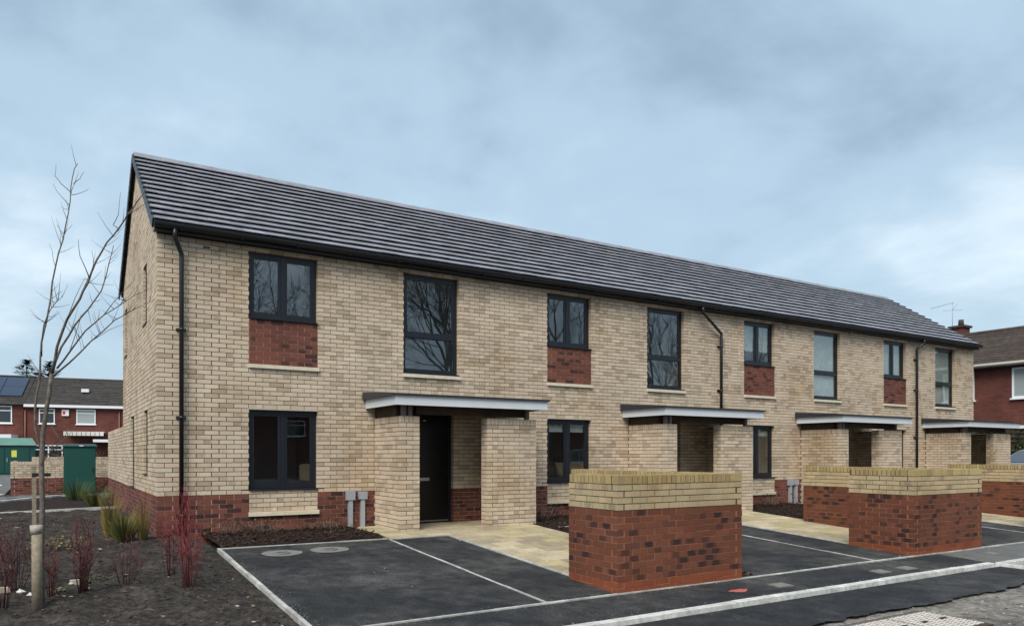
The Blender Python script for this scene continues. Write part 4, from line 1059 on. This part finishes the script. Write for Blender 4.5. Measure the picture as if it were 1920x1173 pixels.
house('brick_house', 'far red brick house with solar panels at the left edge', (-9.1, 52.9, .35), ROT, 12.6, 8, 4.8, 7.0, [(4.75, 3.3, 1.7, 1.25, 'vt'), (-2, 3.1, 1.6, 1.4, 'v')], M_FARTILE, ex_A, fasc=False)
def ex_R(put, t, rf, wl):
    m_ = MB(); m_.box(-4.45, -3.85, 4.2, 4.8, 5.6, 7.2); ch = put(m_, 'chimney', M_FARBRICK, rf); m_ = MB(); m_.box(-4.53, -3.77, 4.12, 4.88, 7.2, 7.30); put(m_, 'chimney_cap', M_BROWNTILE, ch)
    m_ = MB(); m_.tube([(-4.1, 4.5, 7.3), (-4.1, 4.5, 7.6)], [.13, .11], 10); put(m_, 'chimney_pot', mat('dark_pot', (.05, .04, .035), .8, .3), ch)
    m_ = MB(); m_.tube([(-4.5, 4.5, 7.1), (-4.5, 4.5, 8.5)], .012, 5); m_.tube([(-5.6, 4.6, 8.38), (-4.4, 4.45, 8.5)], .007, 5); m_.tube([(-4.8, 4.2, 8.12), (-4.2, 4.8, 8.12)], .009, 5); m_.tube([(-4.5, 4.5, 8.12), (-4.2, 4.4, 8.4)], .007, 5)
    for k in range(7): m_.tube([(-5.5 + k * .16, 4.45, 8.39 + k * .016), (-5.5 + k * .16, 4.75, 8.39 + k * .016)], .006, 4)
    put(m_, 'aerial', M_GREYP)
    m_ = MB(); m_.box(.1, 2.4, -.45, -.02, 2.2, 2.32); put(m_, 'porch_roof', M_WHITE)
    m_ = MB(); m_.tube([(-W_R / 2, -.38, 4.78), (W_R / 2, -.38, 4.78)], .07, 8); put(m_, 'gutter', M_LINTEL)
W_R = 16.
house('brick_house', 'red brick house with brown tiled roof behind the far end', (31., 2.2, .2), R(-90), W_R, 7.4, 4.80, 6.70, [(1.34, 3.42, 2.4, 1.2, 'b'), (-1.78, 3.42, 1.0, 1.2, 'b'), (5.6, 3.42, 2.2, 1.2, 'b'), (2.4, .5, 2.6, 1.3, 'b')], M_BROWNTILE, ex_R, fasc=False)

# ------------------------------------------------------------------ fence, hedge and car beyond the far end
def slat_fence(x0, x1, y, z, H, label):
    t = thing('slat_fence', label, 'fence', (x0, y, z)); n = 13
    for k in range(n):
        m_ = MB(); m_.box(x0, x1, y - .01, y + .01, z + .05 + k * H / n, z + .05 + k * H / n + H / n - .045); m_.build('slat', M_FENCE, t)
    for x in (x0, (x0 + x1) / 2, x1 - .1):
        m_ = MB(); m_.box(x, x + .1, y + .012, y + .1, z, z + H + .05); m_.build('post', M_FENCE, t)
slat_fence(24.0, 30.6, 1.2, .1, 2.2, 'dark slatted fence past the far end of the terrace')
def bush(name, label, c, r, n, material, cat, tint=1., leaf=.06, sq=(1, 1, 1)):
    t = thing(name, label, cat, (c[0], c[1], c[2]))
    m_ = MB()
    for k in range(7):
        a = random.uniform(0, 6.28); m_.tube([(c[0], c[1], c[2]), (c[0] + .4 * r * math.cos(a), c[1] + .4 * r * math.sin(a), c[2] + r * sq[2]), (c[0] + .8 * r * math.cos(a) * sq[0], c[1] + .8 * r * math.sin(a) * sq[1], c[2] + 1.6 * r * sq[2])], [.03, .02, .008], 5)
    m_.build('stems', M_TRUNK, t); m_ = MB()
    for k in range(n):
        while True:
            v = Vector((random.uniform(-1, 1), random.uniform(-1, 1), random.uniform(-1, 1)))
            if .25 < v.length < 1 + .25 * noise.noise(v * 3): break
        p = Vector((c[0] + v.x * r * sq[0], c[1] + v.y * r * sq[1], c[2] + r * sq[2] + v.z * r * sq[2])); g = random.uniform(.4, 1.6) * tint
        a = Vector((random.uniform(-1, 1), random.uniform(-1, 1), random.uniform(-1, 1))).normalized() * leaf * random.uniform(.6, 1.3); b = a.cross(Vector((random.random(), random.random(), random.random()))).normalized() * leaf * .5
        m_.quad(p - a, p + b, p + a, p - b, 0, (g, g * random.uniform(.85, 1.1), g * .9, 1))
    m_.build('foliage', material, t); return t
random.seed(61)
bush('hedge_shrub', 'dark evergreen shrub behind the slatted fence', (29.4, 2.0, .3), 1.15, 2600, M_HEDGE, 'shrub', 1, .08)
bush('bare_shrub', 'brown leafless shrub behind the far car park', (.6, 37.5, .2), 1.6, 1600, mat('dry_twig_leaf', (.05, .036, .024), .9, .1, usecol=True), 'shrub', 1, .07, (1.7, .8, .5))
def car():
    cx, cy, z = 25.92, -1.12, .12
    t = obj('parked_car', None, None, (cx, cy, z), label='silver car parked beyond the last bin store wall', category='car'); t.rotation_euler = (0, 0, R(-28))
    def put(mb, nm, mm, par=None):
        o = obj(nm, mb.mesh(nm, mm if isinstance(mm, list) else [mm])); o.parent = par or t; return o
    # nose to -x; side profile with shoulders
    prof = [(-2.05, .35), (-2.1, .62), (-1.95, .80), (-1.05, .98), (-.95, 1.0), (1.9, 1.02), (2.05, .9), (2.08, .45), (1.9, .3), (-1.9, .28)]
    def loft(mb, pr, hw0, hw1, zsplit, mi=0):
        n = len(pr); b = len(mb.v)
        for s in (-1, 1):
            for (x, zz) in pr: mb.v.append((x, s * (hw0 if zz < zsplit else hw1), zz))
        mb.face(tuple(b + k for k in range(n)), mi); mb.face(tuple(b + n + k for k in reversed(range(n))), mi)
        for k in range(n):
            k2 = (k + 1) % n; mb.face((b + k, b + k2, b + n + k2, b + n + k), mi)
    m_ = MB(); loft(m_, prof, .86, .82, .7); body = put(m_, 'body', M_CARP)
    m_ = MB(); n0 = [(-1.02, .985), (-.25, 1.42), (.1, 1.475), (1.1, 1.46), (1.75, 1.08), (1.78, 1.01)]
    b = len(m_.v)
    for s in (-1, 1):
        for (x, zz) in n0: m_.v.append((x, s * (.79 - .30 * (zz - 1.0)), zz))
    k = len(n0)
    m_.face(tuple(range(k))); m_.face(tuple(k + q for q in reversed(range(k))))
    for q in range(k - 1): m_.face((q, q + 1, k + q + 1, k + q))
    put(m_, 'cabin', M_CARP, None)
    m_ = MB()
    for s in (-1, 1):
        m_.quad((-.78, s * .763, 1.05), (.35, s * .763, 1.05), (.35, s * .672, 1.40), (-.25, s * .672, 1.40)); m_.quad((.43, s * .763, 1.05), (1.55, s * .763, 1.05), (1.1, s * .672, 1.40), (.43, s * .672, 1.40))
    put(m_, 'side_window', M_CARGLASS)
    m_ = MB(); m_.quad((-.98, -.70, 1.025), (-.98, .70, 1.025), (-.30, .60, 1.41), (-.30, -.60, 1.41)); put(m_, 'windscreen', M_CARGLASS)
    for s in (-1, 1):
        m_ = MB(); m_.box(-2.06, -1.85, s * .62 - .15, s * .62 + .15, .62, .78); put(m_, 'headlight', M_LAMP)
        m_ = MB(); m_.box(-.75, -.6, s * .88 - .07, s * .88 + .07, 1.0, 1.13); put(m_, 'mirror', M_CARP)
        for x in (-1.3, 1.3):
            m_ = MB(); m_.tube([(x, s * .70, .31), (x, s * .87, .31)], .31, 20); wv = put(m_, 'wheel', M_TYRE); m_ = MB(); m_.tube([(x, s * .80, .31), (x, s * .885, .31)], .19, 14); put(m_, 'rim', M_METAL, wv)
car()

# ------------------------------------------------------------------ young tree, stakes and planting in the soil bed
random.seed(71)
def at(u, v, d):
    """a point d metres in front of the viewpoint, found from the photograph's own bearings"""
    x = (u - 960) / FPX * d; z = (852.29 - v) / FPX * d; c, s = math.cos(YAW), math.sin(YAW)
    return Vector((CAM.x + x * c + d * s, CAM.y - x * s + d * c, CAM.z + z))
def young_tree():
    base = at(76, 1130, 7.1); base.z = soil_z(base.x, base.y) - .03
    t = thing('young_tree', 'slender leafless young tree tied to stakes in the soil', 'tree', tuple(base))
    D = 7.1
    br = [  # (points in bearings, start radius, end radius, depth drift)
        ([(78, 1128), (78, 985), (78, 900), (80, 830), (84, 790), (92, 740), (97, 700)], .026, .017, 0),
        ([(80, 850), (66, 800), (68, 740), (75, 700), (78, 640), (95, 560), (104, 500), (118, 450), (128, 400), (133, 350), (140, 315), (146, 306)], .012, .003, .35),
        ([(97, 700), (107, 650), (125, 600), (150, 560), (165, 530), (180, 490), (200, 455), (225, 425), (240, 400), (255, 380), (272, 360)], .014, .003, -.3),
        ([(97, 702), (115, 650), (140, 610), (165, 580), (190, 545), (205, 490), (213, 460)], .012, .003, .5),
        ([(107, 690), (130, 660), (160, 620), (195, 590), (228, 570), (262, 548)], .010, .002, -.5),
        ([(100, 705), (130, 680), (170, 640), (215, 600), (240, 585), (292, 560)], .010, .002, .2),
        ([(78, 668), (82, 610), (95, 580), (118, 555)], .007, .002, -.4), ([(78, 868), (100, 842), (122, 820)], .008, .003, -.3),
        ([(134, 362), (115, 345), (103, 330), (105, 308)], .005, .0015, .5), ([(130, 385), (112, 365), (100, 345)], .004, .0015, .2), ([(138, 345), (150, 335), (158, 322)], .004, .0015, .4), ([(134, 365), (150, 362), (166, 354)], .004, .0015, .3),
        ([(168, 522), (150, 480), (147, 448)], .005, .0015, -.5), ([(222, 430), (212, 422), (222, 402), (226, 360)], .005, .0015, -.1), ([(240, 402), (258, 392), (282, 378)], .005, .0015, -.4), ([(245, 395), (262, 372), (280, 345)], .005, .0015, -.2),
        ([(165, 580), (172, 610), (190, 545)][:2], .003, .001, .5), ([(150, 555), (175, 500), (172, 470)], .004, .0015, .1), ([(125, 600), (140, 560), (160, 520)], .004, .0015, -.6), ([(140, 612), (150, 640), (152, 660)], .003, .001, .2),
        ([(195, 590), (230, 548), (255, 522)], .004, .0012, -.7), ([(170, 640), (205, 618), (236, 606)], .004, .0012, .4), ([(104, 500), (98, 470), (92, 455)], .003, .001, .6), ([(118, 450), (126, 430), (136, 420)], .003, .001, .1), ([(95, 560), (110, 548), (118, 545)], .003, .001, .3), ([(130, 660), (150, 600), (158, 585)], .004, .0012, -.2),
    ]
    for k, (pts, r0, r1, dd) in enumerate(br):
        m_ = MB(); n = len(pts); P = []
        for i, (u, v) in enumerate(pts):
            h = max(0, (700 - v) / 400.); p = at(u, v, D + dd * h)
            if k == 0 and i == 0: p.z = base.z
            P.append(p)
        Q = []; RR = []
        for i in range(n - 1):
            for f in (0, .5): 
                q = P[i].lerp(P[i + 1], f); 
                if f: q = q + Vector((random.uniform(-1, 1), random.uniform(-1, 1), random.uniform(-1, 1))) * .008
                Q.append(q); RR.append(r0 + (r1 - r0) * (i + f) / (n - 1))
        Q.append(P[-1]); RR.append(r1)
        m_.tube(Q, RR, 8 if k == 0 else 5)
        if k and k < 8:   # side twigs
            for j in range(14):
                f = random.uniform(.25, .98) * (len(Q) - 1); i = int(f); p = Q[i].lerp(Q[min(i + 1, len(Q) - 1)], f - i); d = Vector((random.uniform(-1, 1), random.uniform(-1, 1), random.uniform(-.2, 1))).normalized() * random.uniform(.05, .24)
                m_.tube([p, p + d * .5 + Vector((0, 0, .02)), p + d + Vector((0, 0, .06))], [.0028, .002, .001], 4)
        m_.build('trunk' if k == 0 else 'branch', M_BARK, t)
    return base
tb = young_tree()
s1 = at(70, 1140, 6.95); s1.z = soil_z(s1.x, s1.y) - .05
t = thing('tree_stake', 'thick round timber stake with pale cut top by the young tree', 'stake', tuple(s1))
m_ = MB(); top = at(69, 988, 6.95); m_.tube([s1, s1.lerp(top, .5), top], [.046, .044, .043], 12); m_.build('shaft', M_STAKE, t)
m_ = MB(); a = at(68, 1000, 6.95); m_.tube([a, at(68, 984, 6.95)], [.049, .052], 12); m_.build('collar', mat('pale_rubber', (.33, .30, .25), .8, .3, var=.2, vscale=30), t)
s2 = at(64, 952, 7.35); s3 = s2.copy(); s3.z = soil_z(s2.x, s2.y) - .05
t = thing('tree_stake', 'thinner square stake standing behind the young tree', 'stake', tuple(s3))
m_ = MB(); tp = at(65, 874, 7.35); m_.box(s3.x - .018, s3.x + .018, s3.y - .018, s3.y + .018, s3.z, tp.z); m_.build('shaft', M_STAKE, t)
m_ = MB(); m_.box(s3.x - .019, s3.x + .14, s3.y - .022, s3.y - .018, tp.z - .10, tp.z - .065); m_.build('tie_strap', M_BLACK, t)

def dogwood(u, v, d, n, H, spread, label, tone, lean=0):
    p = at(u, v, d); p.z = soil_z(p.x, p.y) - .02
    t = thing('dogwood_shrub', label, 'shrub', tuple(p), 'red stemmed dogwoods in the soil bed')
    for k in range(n):
        a = random.uniform(0, 6.28); r = random.uniform(.1, 1); m_ = MB(); h = H * random.uniform(.35, .92)
        b = p + Vector((math.cos(a) * r * spread * .35, math.sin(a) * r * spread * .35, 0)); e = p + Vector((math.cos(a) * r * spread + lean, math.sin(a) * r * spread, h)); mid = b.lerp(e, .5) + Vector((random.uniform(-.03, .03), random.uniform(-.03, .03), .04))
        g = random.uniform(.45, 1.1); c = (tone[0] * g, tone[1] * g, tone[2] * g, 1)
        m_.tube([b, mid, e], [.0028, .0023, .0011], 5, 0, c)
        for j in range(random.randrange(2, 6)):
            f = random.uniform(.3, .95); q = b.lerp(mid, f * 2) if f < .5 else mid.lerp(e, f * 2 - 1); dd = Vector((random.uniform(-1, 1), random.uniform(-1, 1), random.uniform(.5, 1.6))).normalized() * random.uniform(.06, .26) * H
            m_.tube([q, q + dd * .6, q + dd + Vector((0, 0, .02))], [.0024, .002, .001], 4, 0, c)
        m_.build('stem', M_DOG, t)
dogwood(352, 1128, 7.95, 26, 1.30, .22, 'bright red dogwood stems in front of the corner downpipe', (1.15, 1, 1))
dogwood(318, 1075, 8.6, 16, 1.15, .20, 'red dogwood stems against the gable corner brickwork', (1., .9, .9))
dogwood(238, 1105, 8.1, 14, .62, .22, 'thin purplish dogwood stems below the grass clump', (.55, .7, .9))
dogwood(155, 1140, 7.6, 30, .92, .15, 'dull crimson dogwood midway between tree and grass clump', (.60, .75, .8))
dogwood(28, 1120, 7.6, 26, .95, .24, 'dull crimson dogwood left of the young tree', (.50, .7, .7))
dogwood(96, 1110, 7.4, 12, .75, .12, 'short dogwood stems at the foot of the young tree', (.6, .7, .6))
dogwood(8, 1165, 7.0, 12, .7, .15, 'dogwood stems cut by the lower left frame edge', (.45, .7, .7))

def grass_clump(u, v, d, n, H, spread, label, tones, name='grass_clump', cat='grass'):
    p = at(u, v, d); p.z = soil_z(p.x, p.y) if p.y < 7 else .09
    t = thing(name, label, cat, tuple(p))
    m_ = MB()
    for k in range(n):
        a = random.uniform(0, 6.28); r = random.random() ** .6 * spread; h = H * random.uniform(.4, 1); b = p + Vector((math.cos(a) * r * .4, math.sin(a) * r * .4, -.01))
        e = p + Vector((math.cos(a) * r * 1.3, math.sin(a) * r * 1.3, h * random.uniform(.75, 1))); mid = b.lerp(e, .5) + Vector((0, 0, h * .22)); w_ = Vector((-math.sin(a + 1), math.cos(a + 1), 0)) * .0045
        c = random.choice(tones); g = random.uniform(.6, 1.35); c = (c[0] * g, c[1] * g, c[2] * g, 1)
        m_.quad(b - w_, b + w_, mid + w_ * .8, mid - w_ * .8, 0, c); m_.tri(mid - w_ * .8, mid + w_ * .8, e, 0, c)
    m_.build('blades', M_GRASSB, t)
G1, G2, G3 = (1.1, 1.0, .9), (2.2, 1.5, 1.4), (.6, .9, .9)
grass_clump(232, 1018, 10.9, 420, .50, .26, 'green and straw coloured grass clump at the gable foot', (G1, G1, G2, G3))
grass_clump(208, 985, 11.6, 130, .85, .20, 'tall dry straw stems behind the gable grass clump', (G2, G2, (1.7, 1.1, .8)))
grass_clump(268, 1000, 11.0, 70, .75, .14, 'thin dry stems close against the gable plinth', (G2, (1.3, .9, .7)))
grass_clump(142, 935, 21.5, 260, .75, .5, 'dark green strappy plant in front of the cabinet', (G3, G3, G1), 'strappy_plant', 'plant')
grass_clump(180, 945, 19, 260, .65, .5, 'mixed green plant between cabinet and boundary wall', (G3, G1, G1), 'strappy_plant', 'plant')
def leafy(u, v, d, n, r, label, tones, flat=.5):
    p = at(u, v, d); p.z = soil_z(p.x, p.y) if p.y < 7 else .09
    t = thing('leafy_plant', label, 'plant', tuple(p)); m_ = MB()
    for k in range(6):
        a = random.uniform(0, 6.28); m_.tube([p, p + Vector((math.cos(a) * r * .5, math.sin(a) * r * .5, r * flat)), p + Vector((math.cos(a) * r, math.sin(a) * r, r * flat * 1.1))], [.004, .003, .002], 4)
    m_.build('stems', M_BARK, t); m_ = MB()
    for k in range(n):
        a = random.uniform(0, 6.28); rr = r * random.random() ** .5; q = p + Vector((math.cos(a) * rr, math.sin(a) * rr, random.uniform(.1, 1) * r * flat * 1.2)); s = random.uniform(.014, .032)
        x = Vector((random.uniform(-1, 1), random.uniform(-1, 1), random.uniform(-.5, .5))).normalized() * s; y = x.cross(Vector((random.uniform(-.4, .4), random.uniform(-.4, .4), 1))).normalized() * s * .55; c = random.choice(tones); g = random.uniform(.6, 1.3)
        m_.quad(q - x, q + y, q + x, q - y, 0, (c[0] * g, c[1] * g, c[2] * g, 1))
    m_.build('leaves', M_LEAF, t)
YL, OL, DG = (2.6, 1.9, 1.7), (1.4, 1.2, 1.0), (.8, 1., .8)
leafy(105, 1000, 9.7, 190, .30, 'yellowish leafy plant behind the young tree', (YL, OL, DG, OL), .45)
leafy(128, 990, 10.2, 110, .24, 'olive leafy plant right of the yellowish one', (YL, OL, (1.5, .9, .8)), .45)
leafy(178, 1075, 8.3, 60, .13, 'small green plant beside the crimson dogwood', (DG, DG, OL), .4)
leafy(8, 1060, 8.2, 60, .14, 'small green plant at the left frame edge', (DG, OL), .5)
leafy(110, 1085, 7.7, 30, .10, 'tiny pale plant beside the stake', (OL, YL), .35)
for k, (x, y, n) in enumerate(((1.5, -.30, 200), (2.6, -.35, 150), (1.0, -.25, 120), (6.55, -.8, 170), (13.4, -.5, 260), (14.35, -.75, 180))):
    p = Vector((x, y, .15)); lab = ('sparse brown plant under the nearest window', 'sparse brown plant near the grey service boxes', 'sparse brown plant beside the corner downpipe', 'low brown plant beside the nearest porch screen', 'bushy brown plant in the third mulch bed', 'green plant in the third bed by the service boxes')[k]
    t = thing('low_shrub', lab, 'plant', tuple(p)); m_ = MB(); hh = .22 if k < 3 else .34
    for j in range(n // 5):
        a = random.uniform(0, 6.28); r = random.uniform(.05, .38); e = p + Vector((math.cos(a) * r, math.sin(a) * r * .7, random.uniform(.3, 1) * hh)); m_.tube([p + Vector((math.cos(a) * r * .4, math.sin(a) * r * .3, -.04)), e], [.003, .0015], 4)
    m_.build('twigs', M_BARK, t); m_ = MB()
    for j in range(n):
        a = random.uniform(0, 6.28); rr = .42 * random.random() ** .5; q = p + Vector((math.cos(a) * rr, math.sin(a) * rr * .7, random.uniform(-.1, 1) * hh)); s = random.uniform(.012, .026); xx = Vector((random.uniform(-1, 1), random.uniform(-1, 1), random.uniform(-.5, .5))).normalized() * s; yy = xx.cross(Vector((.2, .3, 1))).normalized() * s * .5
        c = random.choice(((1.2, .75, .6), (.8, .5, .45), (1.8, 1.2, .9), (.6, .7, .5) if k < 5 else (.8, 1.1, .7))); m_.quad(q - xx, q + yy, q + xx, q - yy, 0, (*c, 1))
    m_.build('leaves', M_LEAF, t)
# pale stones and a bit of rubble on the soil
for k, (u, v, d, r, lab) in enumerate(((37, 1112, 7.45, .035, 'pale stone left of the stake, farther of two'), (56, 1114, 7.45, .03, 'pale stone close to the stake foot'), (8, 1108, 7.5, .035, 'pale broken brick at the left frame edge'), (141, 1072, 8.05, .034, 'small pinkish brick piece on the soil'), (133, 1084, 8.0, .02, 'small white pebble below the pinkish brick piece'))):
    p = at(u, v, d); p.z = soil_z(p.x, p.y) + r * .5; m_ = MB()
    if k in (2, 3): m_.hexa([(p.x + a * r * 1.5, p.y + b * r, p.z + c * r * .8) for c in (-1, 1) for a, b in ((-1, -1), (1, -.9), (.9, 1), (-1, .95))], 0, (2.0, 1.7, 1.5, 1))
    else:
        for j in range(3): m_.lump((p.x + random.uniform(-.01, .01), p.y, p.z), r * 1.1, 0, (2.2, 2.2, 2.1, 1), (1.2, 1, .8))
    m_.build('stone', M_STONEG, None, label=lab, category='stone', group='pale stones on the soil')

# ------------------------------------------------------------------ trees: conifers behind the far houses, bare trees across the street
def conifer(x, y, z, H, r, label):
    t = thing('conifer_tree', label, 'tree', (x, y, z), 'dark conifers behind the far houses')
    m_ = MB(); m_.tube([(x, y, z), (x, y, z + H)], [.25, .03], 7); m_.build('trunk', M_TRUNK, t); m_ = MB()
    for k in range(900):
        f = random.random() ** .7; h = H * (.25 + .75 * f); rr = r * (1.05 - f ** 1.6) * random.uniform(.3, 1) * (1 + .3 * math.sin(h * 5)); a = random.uniform(0, 6.28); q = Vector((x + math.cos(a) * rr, y + math.sin(a) * rr, z + h)); d = Vector((math.cos(a), math.sin(a), random.uniform(-.3, .5))) * random.uniform(.25, .6); n_ = d.cross(Vector((0, 0, 1))).normalized() * .12; g = random.uniform(.5, 1.5)
        m_.quad(q - d * .3, q + n_, q + d, q - n_, 0, (g, g, g, 1))
    m_.build('crown', M_NEEDLE, t)
random.seed(81)
for (u, d, H, r, lab) in ((50, 78, 11.3, 4.2, 'dark conifer over the solar panel roof ridge'), (92, 80, 11.4, 3.6, 'dark conifer behind the ridge, right of the tallest'), (72, 84, 10.6, 3.4, 'low conifer top between two others'), (190, 88, 10.2, 3.2, 'faint tree top near the far aerial')):
    p = at(u, 852, d); conifer(p.x, p.y, 0, H, r, lab)
def bare_tree(x, y, H, seed, label):
    rnd = random.Random(seed); t = thing('bare_tree', label, 'tree', (x, y, -.3), 'bare trees mirrored in the windows'); m_ = MB(); mt = MB(); cnt = [0]
    def grow(p, d, L, r, lev):
        cnt[0] += 1
        n = 3; pts = [p]; q = p; dd = d
        for k in range(n):
            dd = (dd + Vector((rnd.uniform(-1, 1), rnd.uniform(-1, 1), rnd.uniform(-.3, .7))) * .17).normalized(); q = q + dd * L / n; pts.append(q)
        (mt if lev == 0 else m_).tube(pts, [r, r * .88, r * .76, r * .62], 7 if lev < 2 else 4, caps=False)
        if lev >= (6 if seed < 103 else 5) or r < .006: return
        for k in range(2 if lev == 0 else rnd.choice((2, 3, 3))):
            i = rnd.choice((2, 3, 3)); a = rnd.uniform(.3, .85); ax = Vector((rnd.uniform(-1, 1), rnd.uniform(-1, 1), rnd.uniform(-.4, .4))).normalized(); nd = (dd * math.cos(a) + dd.cross(ax).normalized() * math.sin(a)).normalized()
            grow(pts[i], nd, L * rnd.uniform(.62, .86), r * rnd.uniform(.36, .54), lev + 1)
        grow(pts[-1], dd, L * .8, r * .62, lev + 1)
    grow(Vector((x, y, -.4)), Vector((0, 0, 1)), H * .27, H * .022, 0)
    mt.build('trunk', M_TRUNK, t); m_.build('crown', M_TRUNK, t)
for k, (x, y, H) in enumerate(((3.2, -27, 15), (14.8, -33, 16), (21, -29, 15), (30, -33, 17), (41, -34, 16), (56, -40, 17))):
    bare_tree(x, y, H, 100 + k, ('large bare tree mirrored in the nearest upper window', 'bare tree mirrored beside the first', 'bare tree mirrored in the first tall window', 'bare tree mirrored in the second small upper window', 'bare tree mirrored in the second tall window', 'bare tree mirrored toward the far windows')[k])
house('brick_house', 'red brick house across the street mirrored in the lower windows', (14, -46, -.2), R(180), 18, 8, 4.9, 7.2, [(-6, 3, 1.8, 1.3, 't'), (-1, 3, 1.8, 1.3, 't'), (5, 3, 1.8, 1.3, 't'), (-6, .8, 2, 1.3, 'v'), (3, .8, 2, 1.3, 'v')], M_FARTILE)
house('brick_house', 'second brick house across the street mirrored in the windows', (42, -50, -.2), R(180), 20, 8, 4.9, 7.2, [(-6, 3, 1.8, 1.3, 't'), (1, 3, 1.8, 1.3, 't'), (6, 3, 1.8, 1.3, 't'), (-4, .8, 2, 1.3, 'v'), (5, .8, 2, 1.3, 'v')], M_FARTILE)
